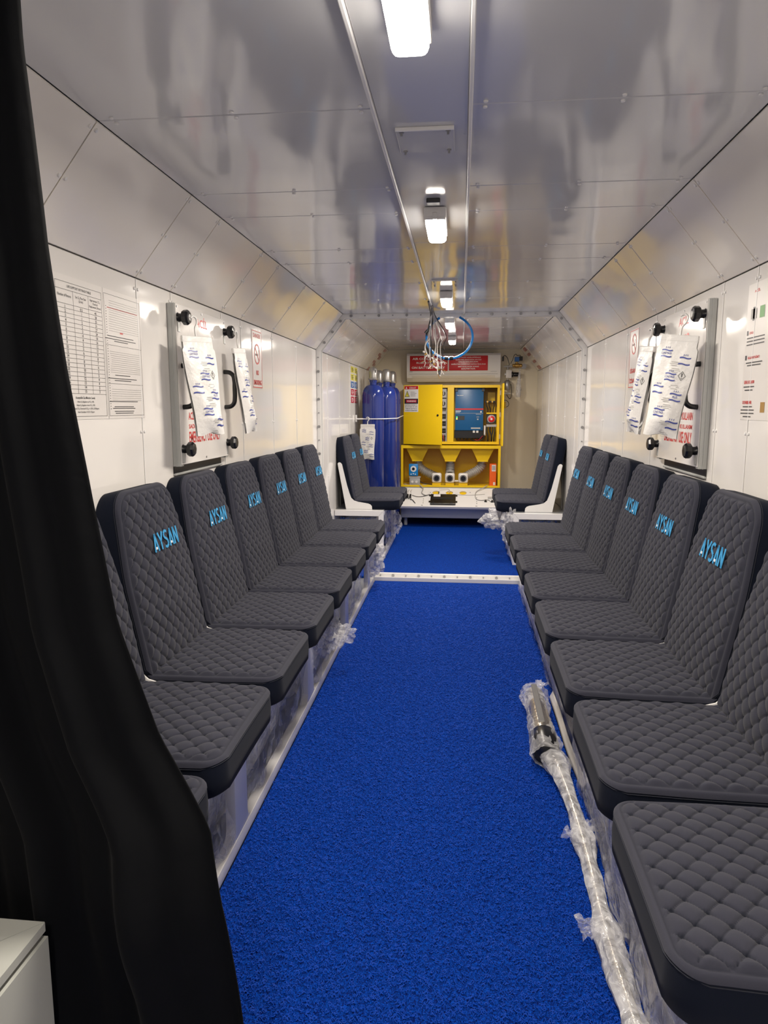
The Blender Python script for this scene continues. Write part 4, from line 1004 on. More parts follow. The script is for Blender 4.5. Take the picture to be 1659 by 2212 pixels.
# faded red stickers on the last sloped panels
for sx, xw, xc, ts, nm in ((-1, XL, CL, (0.06, 0.27, 0.37, 0.58, 0.68, 0.90), 'left'), (1, XR, CR, (0.10, 0.36, 0.66, 0.88), 'right')):
    up_ = Vector((xc-xw, 0, ZC-ZW)).normalized(); n_ = Vector((-sx*s45*-1*-1, 0, -math.sqrt(1-s45*s45)))
    n_ = Vector((-sx*s45, 0, -math.sqrt(1-s45*s45)))
    sh2 = empty('red_sticker_strip', (xw+(xc-xw)*0.5, 8.15, ZW+(ZC-ZW)*0.5), 'column of faded red stickers on the %s sloped panel next to the end wall' % nm, 'sticker')
    for k, t in enumerate(ts):
        c_ = Vector((xw+(xc-xw)*t, 8.17+0.07*((k % 2)*2-1)*(sx < 0), ZW+(ZC-ZW)*t)) + n_*0.0008
        hl = 0.016 if k % 3 else 0.022
        s_ = MB().obox(c_, (0, 1, 0), up_, n_, 0.09 if sx < 0 else 0.12, hl, 0.0006).build('sticker', M['stkpale'], sh2)
        s3 = MB(); bars(s3, c_+n_*0.0008, (0, -sx, 0), up_, [(0, 0.007, 0.10, 0.004), (0, -0.005, 0.12, 0.004)], 0.0004); s3.build('sticker_print', M['sign'], s_, recalc=False)

def nosmoke(wall, y0_, lines, lbl):
    x = XL if wall < 0 else XR
    yc = y0_+0.09; z0_, z1_ = 1.398, 1.692; rt = (0, -wall, 0); nx_ = -wall
    sg = label_sheet('no_smoking_sign', wall, y0_, y0_+0.18, z0_, z1_, M['sign'], lbl, 'sign', None, 0.002)
    xs_ = x+nx_*0.0024
    # red border
    mb = MB(); bars(mb, (xs_, yc, (z0_+z1_)/2), rt, (0,0,1), [(0, 0.142, 0.168, 0.004), (0, -0.142, 0.168, 0.004), (-0.084, 0, 0.004, 0.288), (0.084, 0, 0.004, 0.288)], 0.0004)
    mb.build('red_border', M['redp'], sg, recalc=False)
    cz = 1.572 if wall < 0 else 1.618
    mb = MB(); c_ = Vector((xs_+nx_*0.0006, yc, cz)); R1, R0 = 0.052, 0.044; n_ = 28
    rt_ = Vector(rt)
    for k in range(n_):
        a0 = 2*PI*k/n_; a1 = 2*PI*(k+1)/n_
        f_ = lambda a_, R: c_+rt_*R*math.cos(a_)+Vector((0,0,1))*R*math.sin(a_)
        mb.poly([f_(a0, R0), f_(a0, R1), f_(a1, R1), f_(a1, R0)])
    d_ = (rt_+Vector((0,0,-1))).normalized(); e_ = (rt_+Vector((0,0,1))).normalized()
    mb.poly([c_-d_*0.046-e_*0.004, c_+d_*0.046-e_*0.004, c_+d_*0.046+e_*0.004, c_-d_*0.046+e_*0.004])
    mb.build('prohibition_ring', M['redp'], sg, recalc=False)
    mb = MB(); bars(mb, (xs_, yc, cz), rt, (0,0,1), [(-0.006, -0.003, 0.052, 0.010), (0.028, 0.010, 0.004, 0.016), (0.024, 0.020, 0.010, 0.003)], 0.0003); mb.build('cigarette', M['ink'], sg, recalc=False)
    for s_, z, w_, h_ in lines: text(s_, (xs_+nx_*0.0006, yc, z), rt, (0,0,1), w_, h_, M['redp'], sg, 'sign_lettering', 0.03)
nosmoke(-1, 3.575, [('DANGER', 1.665, 0.13, 0.022), ('NO', 1.478, 0.045, 0.026), ('SMOKING', 1.428, 0.14, 0.026)], 'narrow white and red NO SMOKING sign in English, on the left wall')
nosmoke(1, 3.720, [('SİGARA', 1.488, 0.12, 0.030), ('İÇİLMEZ', 1.435, 0.13, 0.034)], 'narrow white and red no smoking sign in Turkish, on the right wall')

# posters
r = label_sheet('settings_poster', -1, 1.36, 2.312, 1.266, 1.650, M['poster'], 'large pale poster with a numbered settings table on the left wall beside the curtain', 'poster')
X_ = XL+0.0014
def yz_bars(par, m_, nm, lst, d=0.0005):
    mb = MB(); bars(mb, (X_, 0, 0), (0,1,0), (0,0,1), lst, d); return mb.build(nm, m_, par, recalc=False)
L_ = []
ty0, ty1, tz1, tz0 = 1.812, 2.052, 1.632, 1.275
th1, th2 = 1.612, 1.575; nrow = 20; rb = 1.338
L_ += [((ty0+ty1)/2, z, ty1-ty0, 0.0010) for z in (tz1, th1, th2, tz0)]
L_ += [((ty0+ty1)/2, th2-(th2-rb)*k/nrow, ty1-ty0, 0.0009) for k in range(1, nrow+1)]
L_ += [(ty0, (tz0+tz1)/2, 0.0012, tz1-tz0), (ty1, (tz0+tz1)/2, 0.0012, tz1-tz0), (ty0+0.085, (rb+th1)/2, 0.0011, th1-rb), (ty0+0.165, (rb+th1)/2, 0.0011, th1-rb)]
L_ += [(2.062, 1.458, 0.001, 0.384), (1.800, 1.458, 0.001, 0.384)]
L_ += [(2.185, z, 0.235, 0.0009) for z in (1.636, 1.275, 1.487, 1.372)] + [(2.068, 1.455, 0.0011, 0.36), (2.302, 1.455, 0.0011, 0.36)]
yz_bars(r, M['ink'], 'table_lines', L_)
yz_bars(r, M['inkgrey'], 'text_lines', [(2.19, z, 0.195+0.01*math.sin(z*900), 0.0010) for z in [1.618-0.0068*k for k in range(14)]+[1.468-0.0062*k for k in range(11)]+[1.355-0.0066*k for k in range(6)]])
yz_bars(r, M['ink'], 'text_lines', [(2.165, z, w_, 0.0022) for z, w_ in ((1.514, 0.17), (1.506, 0.20), (1.500, 0.09), (1.398, 0.10), (1.388, 0.19), (1.382, 0.11), (1.318, 0.19), (1.302, 0.13), (1.297, 0.15), (1.288, 0.13), (1.282, 0.12))] + [(2.078, 1.60-0.0078*k, 0.003, 0.0025) for k in range(40)])
yz_bars(r, M['redp'], 'red_lines', [(2.185, 1.597, 0.20, 0.0022), (2.17, 1.527, 0.02, 0.004), (1.775, 1.54, 0.03, 0.05)])
tx = lambda s_, y, z, w_, h_, m_=M['ink']: text(s_, (X_+0.0006, y, z), (0,1,0), (0,0,1), w_, h_, m_, r, 'poster_lettering', 0.01)
tx('LIFE SUPPORT SETTINGS TABLE', 1.932, 1.622, 0.125, 0.0065)
tx('Number of Persons', ty0+0.042, 1.597, 0.066, 0.0075); tx('Set O₂ Flow Rate\n(L/min)', ty0+0.125, 1.594, 0.056, 0.018); tx('Approximate CO₂\nChemical\nReplacement (Hours)', ty0+0.203, 1.593, 0.066, 0.026)
rowt = lambda L0: '\n'.join(L0)
hh_ = (th2-rb)*(nrow-1)/nrow+0.0065
tx(rowt([str(k) for k in (1,2,3,4,5,6,7,8,9,10,12,14,16,18,20,22,24,26,28,30)]), ty0+0.042, (th2+rb)/2, 0.011, hh_)
tx(rowt(['0.5','1','1','2','2','3','4','4','5','5','6','7','8','9','10','11','12','13','14','15']), ty0+0.125, (th2+rb)/2, 0.013, hh_)
tx(rowt(['40','38','35','31','27','24','18','16','12','11','9','8','7','6','5','5','4','4','3','3']), ty0+0.203, (th2+rb)/2, 0.011, hh_)
tx('Acceptable Gas Monitor Levels', 1.932, 1.326, 0.105, 0.009)
for k, s_ in enumerate(('Adjust O₂ Regulator up if O₂ <19%', 'Adjust O₂ Regulator down if O₂ >23%', 'Replace CO₂ Chemical if CO₂ >1.25% (12500ppm)', 'Start Scrubber if CO >25ppm')):
    tx(s_, 1.932, 1.315-0.0095*k, (0.09, 0.10, 0.145, 0.09)[k], 0.0062)
yz_bars(r, M['ink'], 'text_lines', [(1.60, 1.60-0.02*k, 0.28-0.03*(k % 3), 0.003) for k in range(14)])
r = label_sheet('instruction_poster', 1, 1.95, 2.378, 1.262, 1.668, M['poster'], 'pale poster with red headings and pictures, cut by the right picture edge', 'poster')
X2 = XR-0.0014
def yzR(m_, nm, lst): mb = MB(); bars(mb, (X2, 0, 0), (0,-1,0), (0,0,1), [(-y, z, w_, h_) for y, z, w_, h_ in lst], 0.0005); return mb.build(nm, m_, r, recalc=False)
yzR(M['green'], 'picture', [(2.265, 1.578, 0.034, 0.034)])
yzR(M['dark'], 'picture', [(2.325, 1.578, 0.014, 0.040)])
yzR(M['dark'], 'picture', [(2.12, 1.47, 0.06, 0.05)])
yzR(M['inkgrey'], 'picture', [(2.325, 1.578, 0.042, 0.030)]); yzR(M['brass'], 'picture', [(2.215, 1.30, 0.03, 0.03)])
yzR(M['ink'], 'numeral_box', [(2.363, 1.524, 0.012, 0.014), (2.363, 1.450, 0.012, 0.014)])
yzR(M['ink'], 'text_lines', [(2.30, z, w_, 0.0034) for z, w_ in ((1.508, 0.13), (1.498, 0.13), (1.488, 0.13), (1.434, 0.12), (1.426, 0.10))] + [(2.325, z, w_, 0.0032) for z, w_ in ((1.362, 0.08), (1.352, 0.06), (1.302, 0.07), (1.292, 0.10), (1.282, 0.10), (1.272, 0.06))])
for s_, y, z, w_ in (('GİRİŞ', 2.335, 1.523, 0.03), ('KULLANIM TALİMATI', 2.305, 1.450, 0.085), ('GENEL KULLANIM', 2.325, 1.376, 0.075), ('UYARILAR', 2.330, 1.315, 0.07), ('ACİL', 2.31, 1.645, 0.04)):
    text(s_, (X2-0.0006, y, z), (0,-1,0), (0,0,1), w_, 0.010, M['redp'], r, 'poster_lettering', 0.03)

r.location.y -= 0.025
# ================================================================== EMERGENCY HATCHES
def hatch(wall, y0_, lbl):
    x = XL if wall < 0 else XR; s = -wall                    # s: into the room
    Wd = 0.540; z0_, z1_ = 1.088, 1.672; dp = 0.033
    r = empty('emergency_hatch', (x, y0_+Wd/2, z0_), lbl, 'hatch')
    def bx(nm, d0, d1, ya, yb, za, zb, m_, par=None, bev=0.0015):
        xa, xb = sorted((x+s*d0, x+s*d1)); return MB().box((xa, ya, za), (xb, yb, zb), bev).build(nm, m_, par or r)
    bx('side_channel', 0.0005, dp-0.003, y0_, y0_+0.030, z0_-0.006, z1_, M['galv']); bx('side_channel', 0.0005, dp-0.003, y0_+Wd-0.03, y0_+Wd-0.002, z0_-0.006, z1_, M['galv'])
    bx('channel_rib', dp*0.4, dp*0.4+0.003, y0_-0.003, y0_, z0_-0.006, z1_, M['galv'], None, 0)
    pl = bx('hatch_panel', dp-0.003, dp, y0_+0.002, y0_+Wd, z0_, z1_, M['wall'])
    bx('slot_opening', 0.0003, 0.004, y0_, y0_+Wd-0.02, z0_-0.032, z0_-0.006, M['black'], None, 0)
    bx('slot_lip', 0.0003, 0.010, y0_, y0_+Wd-0.02, z0_-0.040, z0_-0.032, M['galv'])
    for yk, zk in ((y0_+0.022, 1.622), (y0_+Wd-0.012, 1.622), (y0_+0.022, 1.146), (y0_+Wd-0.012, 1.146)):
        k = MB().lathe((x+s*dp, yk, zk), [(0.018, 0), (0.015, 0.004), (0.0145, 0.022)], axis=(s,0,0), n=16).build('knob', M['black'], r, smooth=50)
        MB().lathe((x+s*(dp+0.016), yk, zk), [(0.018, 0), (0.0265, 0.005), (0.0275, 0.020), (0.023, 0.027), (0.012, 0.029), (0, 0.029)], axis=(s,0,0), n=8).build('knob_head', M['black'], k)
        MB().box((min(x+s*dp, x+s*(dp+0.003)), yk-0.010, zk-0.050), (max(x+s*dp, x+s*(dp+0.003)), yk+0.010, zk+0.012), 0.001).build('slotted_tab', M['galv'], k)
    for yh in (y0_+0.040, y0_+Wd-0.030):
        xa = x+s*dp; o_ = s*0.046
        pts = [(xa, yh, 1.452), (xa+o_*0.55, yh, 1.449), (xa+o_*0.9, yh, 1.435), (xa+o_, yh, 1.410), (xa+o_, yh, 1.382), (xa+o_, yh, 1.345), (xa+o_*0.9, yh, 1.318), (xa+o_*0.55, yh, 1.304), (xa, yh, 1.301)]
        MB().tube(pts, 0.0095, n=10, smooth=4).build('handle', M['black'], r, smooth=60)
    yc = y0_+Wd/2-0.01; xs_ = x+s*(dp+0.0006); rt = (0, -wall, 0)
    for s_, z, w_, h_ in (('ACİL', 1.630, 0.125, 0.042), ('ÇIKIŞ', 1.548, 0.150, 0.056), ('EMERGENCY', 1.446, 0.27, 0.046), ('HATCH', 1.364, 0.17, 0.046), ('ACİL DURUMDA KULLANIN', 1.272, 0.35, 0.038), ('SADECE ACİL KULLANIM', 1.231, 0.35, 0.022), ('EMERGENCY USE ONLY', 1.187, 0.35, 0.044)):
        text(s_, (xs_, yc, z), rt, (0,0,1), w_, h_, M['redp'], pl, 'hatch_lettering', 0.02)
    for yy, zz in ((yc, 1.662), (y0_+0.012, 1.660), (y0_+Wd-0.012, 1.660), (yc, 1.102)):
        MB().cyl((x+s*dp, yy, zz), (x+s*(dp+0.002), yy, zz), 0.004, n=8).build('screw', M['bolt'], pl)
hatch(-1, 2.530, 'white emergency hatch with black knobs and red lettering on the left wall')
hatch(1, 2.625, 'white emergency hatch with black knobs and red lettering on the right wall')

# ================================================================== BLUE HOSE AND CABLES AT THE FLANGE
hc = Vector((-0.093, 5.16, 1.792)); R_ = 0.158
mb = MB(); pts = []
for k in range(41):
    a = math.radians(65) - math.radians(310)*k/40
    pts.append(hc + Vector((R_*math.cos(a)*1.03, 0.012*math.sin(3*a)+0.02*k/40, R_*math.sin(a)*0.94)))
o = mb.tube(pts, 0.0085, n=10).build('blue_hose', M['hose'], None, smooth=60); tag(o, 'loop of blue air hose hanging from the ceiling at the bolted flange', 'hose')
MB().cyl((-0.125, 5.165, 1.645), (-0.100, 5.165, 1.643), 0.0135, n=14).build('hose_coupling', M['black'], o)
MB().cyl((-0.090, 5.165, 1.643), (-0.065, 5.165, 1.646), 0.0135, n=14).build('hose_coupling', M['black'], o)
rg = random.Random(11)
cb = empty('cable_bundle', (-0.22, 5.14, 1.955), 'bundle of grey and white cables with loose ends, hanging in front of the blue hose', 'cables')
MB().tube([(-0.215, 4.55, 1.950), (-0.218, 4.9, 1.945), (-0.222, 5.10, 1.930), (-0.235, 5.13, 1.87), (-0.250, 5.13, 1.80)], 0.006, n=8, smooth=5).build('cable', M['dark'], cb, smooth=60)
for k in range(9):
    x0_ = -0.235+0.012*k; m_ = (M['wire'], M['wirew'], M['wire'], M['rubber'], M['wirew'])[k % 5]
    xe = -0.262+0.016*k+rg.uniform(-.01, .01); ze = 1.68-rg.uniform(0, 0.10)-(0.05 if k > 5 else 0)
    MB().tube([(-0.205+0.001*k, 4.75, 1.952), (-0.212+0.002*k, 5.02, 1.945-0.001*k), (x0_*0.6-0.09, 5.12+rg.uniform(-.01, .01), 1.90), (x0_+rg.uniform(-.03, .03), 5.13, 1.80), (xe+rg.uniform(-.02, .02), 5.12, 1.73), (xe, 5.12+rg.uniform(-.02, .02), ze)],
              rg.uniform(0.0028, 0.0045), n=6, smooth=6).build('cable', m_, cb, smooth=60)
    for q in range(3):
        a = Vector((xe, 5.12, ze)); d = Vector((rg.uniform(-1, 1), rg.uniform(-.3, .3), rg.uniform(-1, 0.1))).normalized()
        m2 = (M['wirew'], M['cap'], M['brass'])[q]
        MB().tube([a, a+d*0.015+Vector((0, 0, -0.004)), a+d*0.030+Vector((rg.uniform(-.01, .01), 0, -0.010))], 0.0022, n=5, smooth=3).build('wire_end', m2, cb, smooth=60)
for k in range(16):
    c_ = Vector((-0.275+0.0085*k+rg.uniform(-.008, .008), 5.11+rg.uniform(-.015, .015), 1.675-0.006*k+rg.uniform(-.03, .03)))
    a_ = Vector((rg.uniform(-1, 1), rg.uniform(-.4, .4), rg.uniform(-1, 1))).normalized(); b_ = a_.orthogonal().normalized()
    MB().obox(c_, a_, b_, a_.cross(b_), 0.009, 0.005, 0.004, 0.001).build('cable_terminal', (M['wirew'], M['cap'], M['brass'], M['wirew'])[k % 4], cb)
MB().obox((-0.158, 5.12, 1.545), (1,0,0.2), (0,1,0), (-0.2,0,1), 0.010, 0.008, 0.015, 0.002).build('connector_plug', M['black'], cb)
MB().tube([(-0.17, 5.1, 1.62), (-0.165, 5.11, 1.58), (-0.158, 5.12, 1.56)], 0.003, n=6).build('cable', M['wirew'], cb)
MB().cyl((-0.262, 5.125, 1.815), (-0.245, 5.125, 1.835), 0.011, n=10).build('cable_tie', M['black'], cb)

# ================================================================== CURTAIN, RAIL, NEAR BOX
edge = [(1.800, -0.530), (1.73, -0.530), (1.5, -0.515), (1.34, -0.497), (1.18, -0.475), (1.02, -0.449), (0.86, -0.398), (0.735, -0.330), (0.60, -0.308), (0.45, -0.292), (0.25, -0.275), (0.02, -0.262)]
def edge_x(z):
    for (za, xa), (zb, xb) in zip(edge, edge[1:]):
        if z >= zb: t = (za-z)/(za-zb); return xa+(xb-xa)*t
    return edge[-1][1]
def cur(i, j):
    z = 1.800-1.785*j; xr = edge_x(z); xl = -1.03
    x = xl+(xr-xl)*i
    amp = 0.010+0.016*j
    y = 0.845 + amp*math.sin(i*2*PI*5.2+1.0+0.8*j) + 0.5*amp*math.sin(i*2*PI*11+3*j) + 0.006*noise.noise(Vector((i*5, j*6, 2)))
    b = math.exp(-(((x+0.40)/0.09)**2+((z-0.63)/0.10)**2)); y -= 0.035*b
    if i > 0.9: y += 0.02*((i-0.9)/0.1)**2
    return (x, y-0.03*j*i, z)
mb = MB(); mb.grid(cur, 150, 90); o = mb.build('curtain', M['curtain'], None, smooth=180, recalc=False)
sm = o.modifiers.new('thickness', 'SOLIDIFY'); sm.thickness = 0.0025
tag(o, 'black curtain hanging in dark folds along the left picture edge', 'curtain')
r = empty('curtain_rail', (-0.76, 0.84, 1.82), 'pale grey rounded curtain rail end at the top left corner', 'rail')
MB().box((-1.058, 0.80, 1.802), (-0.475, 0.88, 1.850), 0.018, 4).build('rail_bar', M['softgrey'], r, smooth=60)
for x in (-0.98, -0.62): MB().cyl((x, 0.84, 1.850), (x, 0.84, 1.962), 0.008, n=10).build('rail_hanger', M['softgrey'], r)
r = empty('framed_box', (-0.80, 0.60, 0), 'pale framed metal box with mitred corners in the bottom left corner', 'box')
bx0, bx1, by0, by1, bz = -1.04, -0.522, 0.40, 0.775, 0.645
MB().box((bx0, by0+0.02, 0.0), (bx1-0.012, by1, bz-0.012), 0.004).build('box_body', M['softgrey'], r)
MB().prism([(bx1-0.012, by1, bz-0.02), (bx1-0.012, by0, bz-0.02), (bx1-0.012, by0, 0.0), (bx1-0.012, by1, 0.0)], (0.014, 0, 0)).build('side_frame', M['softgrey'], r)
def mit(x0_, x1_, y0_, y1_, w_, z0_, z1_, nm):
    g = 0.0012
    for P_ in ([(x0_, y1_), (x1_-g, y1_), (x1_-w_-g, y1_-w_), (x0_, y1_-w_)], [(x1_, y1_-g), (x1_, y0_), (x1_-w_, y0_), (x1_-w_, y1_-w_-g)]):
        MB().prism([(x, y, z0_) for x, y in P_], (0, 0, z1_-z0_)).build(nm, M['softgrey'], r)
mit(bx0, bx1, by0, by1, 0.055, bz-0.012, bz, 'top_frame')
mit(bx0, bx1-0.075, by0, by1-0.075, 0.05, bz-0.012, bz-0.004, 'inner_frame')

# ================================================================== WRAPPED PACKS AND FILM
def pack(name, lo, hi, label, group, seed, txt=(), side=1):
    """soft storage pack: box whose skin is crumpled"""
    c = (Vector(lo)+Vector(hi))/2; h = (Vector(hi)-Vector(lo))/2
    r = empty(name, (c.x, c.y, lo[2]), label, 'pack', group)
    bm = bmesh.new(); bmesh.ops.create_cube(bm, size=2.0); bmesh.ops.subdivide_edges(bm, edges=bm.edges[:], cuts=11, use_grid_fill=True)
    for v in bm.verts:
        p = v.co.copy(); q = Vector([max(-1, min(1, a)) for a in p]); m4 = sum(abs(a)**6 for a in q)**(1/6.0)
        q = q/ m4 if m4 > 1 else q
        n_ = noise.noise(Vector((p.x*1.8+seed, p.y*2.2, p.z*1.8)))
        n2 = abs(noise.noise(Vector((p.x*4+seed, p.y*5, p.z*4))))
        k = 1-0.035+0.03*n_-0.05*n2
        v.co = Vector((c.x+q.x*h.x*k, c.y+q.y*h.y*k, max(lo[2], c.z+q.z*h.z*k)))
    me = bpy.data.meshes.new('wrapped_bale'); 
    off = wloc(r)
    for v in bm.verts: v.co -= off
    bm.to_mesh(me); bm.free(); me.materials.append(M['pack'])
    o = bpy.data.objects.new('wrapped_bale', me); COL.objects.link(o); o.parent = r
    for k_, (y, z, w_, ang_) in enumerate(txt):
        a = math.radians(ang_)
        rt = Vector((0, math.cos(a)*side, math.sin(a))); upv = Vector((0, -math.sin(a)*side, math.cos(a)))
        xx = hi[0]+0.0015 if side > 0 else lo[0]-0.0015
        aysan((xx, y, z), rt, upv, w_, w_*0.26, r, M['bluep'], None, names=('printed_lettering', 'x'), th=w_*0.055)
    return r
names_ = ['nearest the curtain', 'second from the curtain', 'third from the curtain', 'fourth from the curtain', 'nearest the sill']
ySeg = [0.97, 1.84, 2.80, 3.77, 4.73, 5.10]
for k in range(4):
    a_, b_ = ySeg[k]+0.02, ySeg[k+1]-0.02
    cz = 0.29
    pack('wrapped_pack', (-1.02, a_, 0.0), (-0.700, b_, 0.355), 'film-wrapped pack under the left bench, %s, with blue lettering' % names_[k], 'wrapped packs under the benches', k*7+1,
         [(a_+0.20, cz, 0.15, 8), (a_+0.52, cz-0.05, 0.15, -6), (a_+0.34, 0.16, 0.15, 4), (b_-0.15, 0.20, 0.14, -10)], 1)
    pack('wrapped_pack', (0.510, a_, 0.0), (0.83, b_, 0.355), 'film-wrapped pack under the right bench, %s, with blue lettering' % ['nearest the camera', 'second from the camera', 'third from the camera', 'nearest the sill'][k], 'wrapped packs under the benches', k*5+3,
         [(a_+0.20, cz, 0.15, 8), (a_+0.52, cz-0.05, 0.15, -6), (a_+0.34, 0.16, 0.15, 4), (b_-0.15, 0.20, 0.14, -10)], -1)
# packs in the far benches, their lettering faces the camera
for sx, x0_, x1_, lbl in ((-1, -1.03, -0.700, 'film-wrapped pack under the far left bench, blue lettering upside down'), (1, 0.500, 0.83, 'film-wrapped pack under the far right bench, blue lettering upside down')):
    r = pack('wrapped_pack', (x0_, 6.02, 0.0065), (x1_, 6.95, 0.375), lbl, 'wrapped packs under the benches', 40+sx)
    for z, xo, a in ((0.335, 0.03, 184), (0.335, -0.10, 170), (0.075, 0.10, 196), (0.20, -0.05, 175)):
        an = math.radians(a); rt = Vector((math.cos(an), 0, math.sin(an))); upv = Vector((-math.sin(an), 0, math.cos(an)))
        aysan(((x0_+x1_)/2+xo, 6.012, z), rt, upv, 0.13, 0.034, r, M['bluep'], None, names=('printed_lettering', 'x'), th=0.007)

def sheet(name, A, B, C, D, nu, nv, amp, seed, m_, label, group=None, freq=5.0, pts=None, rag=0.02, cat='film', flat=False):
    """crumpled film between corners A (u0 v0), B (u1 v0), C (u1 v1), D (u0 v1)"""
    A, B, C, D = [Vector(p) for p in (A, B, C, D)]
    nn = (B-A).cross(D-A).normalized()
    def f(i, j):
        p = A*(1-i)*(1-j)+B*i*(1-j)+C*i*j+D*(1-i)*j
        q = p*freq+Vector((seed*3.1, seed*1.7, 0))
        d = (abs(noise.noise(q))*2.0-0.45)*amp + (abs(noise.noise(q*2.3))-0.25)*amp*0.9 + noise.noise(q*5.1)*amp*0.25
        e = 1.0
        p = p+nn*d*e
        if j in (0, 1) or i in (0, 1): p = p+Vector((0, noise.noise(q*3)*rag, noise.noise(q*4+Vector((5,5,5)))*rag))
        p.z = max(p.z, 0.012)
        return p
    mb = MB(); mb.grid(f, nu, nv); o = mb.build(name, m_, None, smooth=(None if flat else 35), recalc=False); tag(o, label, cat, group); return o
GF = 'crumpled clear film along the bench fronts'
# left: pieces pushed out between the posts
for k, (a_, b_, zt, out, nm) in enumerate(((1.02, 1.83, 0.33, 0.015, 'beside the curtain'), (1.98, 2.70, 0.38, 0.025, 'in the first bay after the curtain'), (2.62, 3.05, 0.30, 0.03, 'across the second post'),
                                 (3.00, 3.62, 0.40, 0.035, 'in the second bay'), (3.95, 4.55, 0.36, 0.03, 'in the third bay'), (4.72, 5.14, 0.34, 0.05, 'at the corner by the sill'))):
    sheet('clear_film', (-0.650, a_, 0.055), (-0.650, b_, 0.055), (-0.668+out*1.3, b_, zt), (-0.668+out*1.3, a_, zt), 40, 22, 0.022, k+2, M['film'], 'crumpled clear film on the left bench front, '+nm, GF, freq=4.2)
# tufts sticking out into the aisle
def tuft(name, c, rad, lbl, seed, m_=None, sc=(1,1,1)):
    mb = MB(); c = Vector(c)
    def f(i, j):
        a = 2*PI*i; b_ = PI*(j*0.86+0.06)
        d = Vector((math.sin(b_)*math.cos(a)*sc[0], math.sin(b_)*math.sin(a)*sc[1], math.cos(b_)*sc[2]))
        q = d*2.2+Vector((seed*2.3, seed, 0))
        k = 0.70+0.7*abs(noise.noise(q*0.8))+0.22*abs(noise.noise(q*2.0))
        p = c+d*rad*k; p.z = max(p.z, 0.014); return p
    mb.grid(f, 34, 20, wrap=True); o = mb.build(name, m_ or M['film'], None, smooth=25, recalc=False); tag(o, lbl, 'film', GF); return o
tuft('film_tuft', (-0.565, 3.22, 0.235), 0.070, 'round tuft of clear film sticking out over the mat from the left bench', 4, sc=(1.2, 0.8, 0.7))
tuft('film_tuft', (-0.605, 3.12, 0.26), 0.085, 'crumpled bunch of clear film behind the round tuft on the left bench', 8, sc=(0.7, 1.4, 1.1))
tuft('film_tuft', (-0.615, 4.98, 0.22), 0.10, 'bunch of milky film hanging at the left end of the white sill', 5, M['film2'], sc=(0.8, 1.2, 1.4))
tuft('film_tuft', (-0.605, 6.72, 0.20), 0.085, 'tuft of film poking out of the far left bench', 12, sc=(0.6, 1.3, 1.3))
sheet('clear_film', (-0.628, 5.95, 0.05), (-0.628, 6.86, 0.05), (-0.632, 6.86, 0.40), (-0.632, 5.95, 0.40), 44, 22, 0.014, 31, M['film'], 'clear film stretched over the aisle side of the far left bench', GF, freq=8)
tuft('film_tuft', (0.345, 6.20, 0.330), 0.125, 'large milky film tuft sticking out from under the far right seats', 3, M['film2'], sc=(1.4, 0.9, 0.7))
tuft('film_tuft', (0.425, 6.02, 0.33), 0.105, 'bunch of milky film hanging down the far right bench', 6, M['film2'], sc=(0.8, 1.0, 1.9))
sheet('clear_film', (0.425, 6.85, 0.05), (0.425, 5.93, 0.05), (0.415, 5.93, 0.40), (0.425, 6.85, 0.40), 44, 22, 0.020, 33, M['film'], 'clear film stretched over the aisle side of the far right bench', GF, freq=8)
# right: long sheets draped along the whole front
zz = [(0.93, 1.62, 'nearest the camera'), (1.58, 2.32, 'beside the thin end of the wrapped pole'), (2.28, 3.05, 'beside the wrapped tool head'), (3.00, 3.85, 'just beyond the wrapped tool head'), (3.80, 5.16, 'next to the white sill')]
for k, (a_, b_, nm) in enumerate(zz):
    bx_ = 0.412 if k < 2 else 0.430; tx_ = 0.372 if k < 2 else 0.420
    sheet('clear_film', (bx_, b_, 0.014), (bx_, a_, 0.014), (tx_, a_, 0.425), (tx_, b_, 0.425), 60, 34, 0.020, 50+k*3, M['film2'] if k < 2 else M['film'], 'clear film draped down the right bench front, '+nm, GF, freq=3.6, rag=0.01)
# curled cardboard edge strips lying along the bench foot
def strip(pts, lbl, wdt=0.035):
    mb = MB(); P_ = spline([Vector(p) for p in pts], 8); n_ = len(P_)-1
    def f(i, j):
        k = min(n_, int(round(i*n_))); p = P_[k]; t = (P_[min(k+1, n_)]-P_[max(k-1, 0)]).normalized()
        s_ = Vector((0.45, 0, 0.9)); return p+s_*(j-0.0)*wdt
    mb.grid(f, n_, 3); o = mb.build('paper_strip', M['poster'], None, smooth=60, recalc=False); sm_ = o.modifiers.new('t', 'SOLIDIFY'); sm_.thickness = 0.0012; tag(o, lbl, 'strip'); return o
strip([(0.405, 3.05, 0.03), (0.402, 2.80, 0.05), (0.408, 2.55, 0.03), (0.425, 2.30, 0.014)], 'pale curled strip lying between the wrapped tool head and the right bench')
strip([(0.430, 1.95, 0.20), (0.432, 1.75, 0.14), (0.430, 1.55, 0.07), (0.425, 1.42, 0.015)], 'pale curled strip running down the right bench front near the camera')
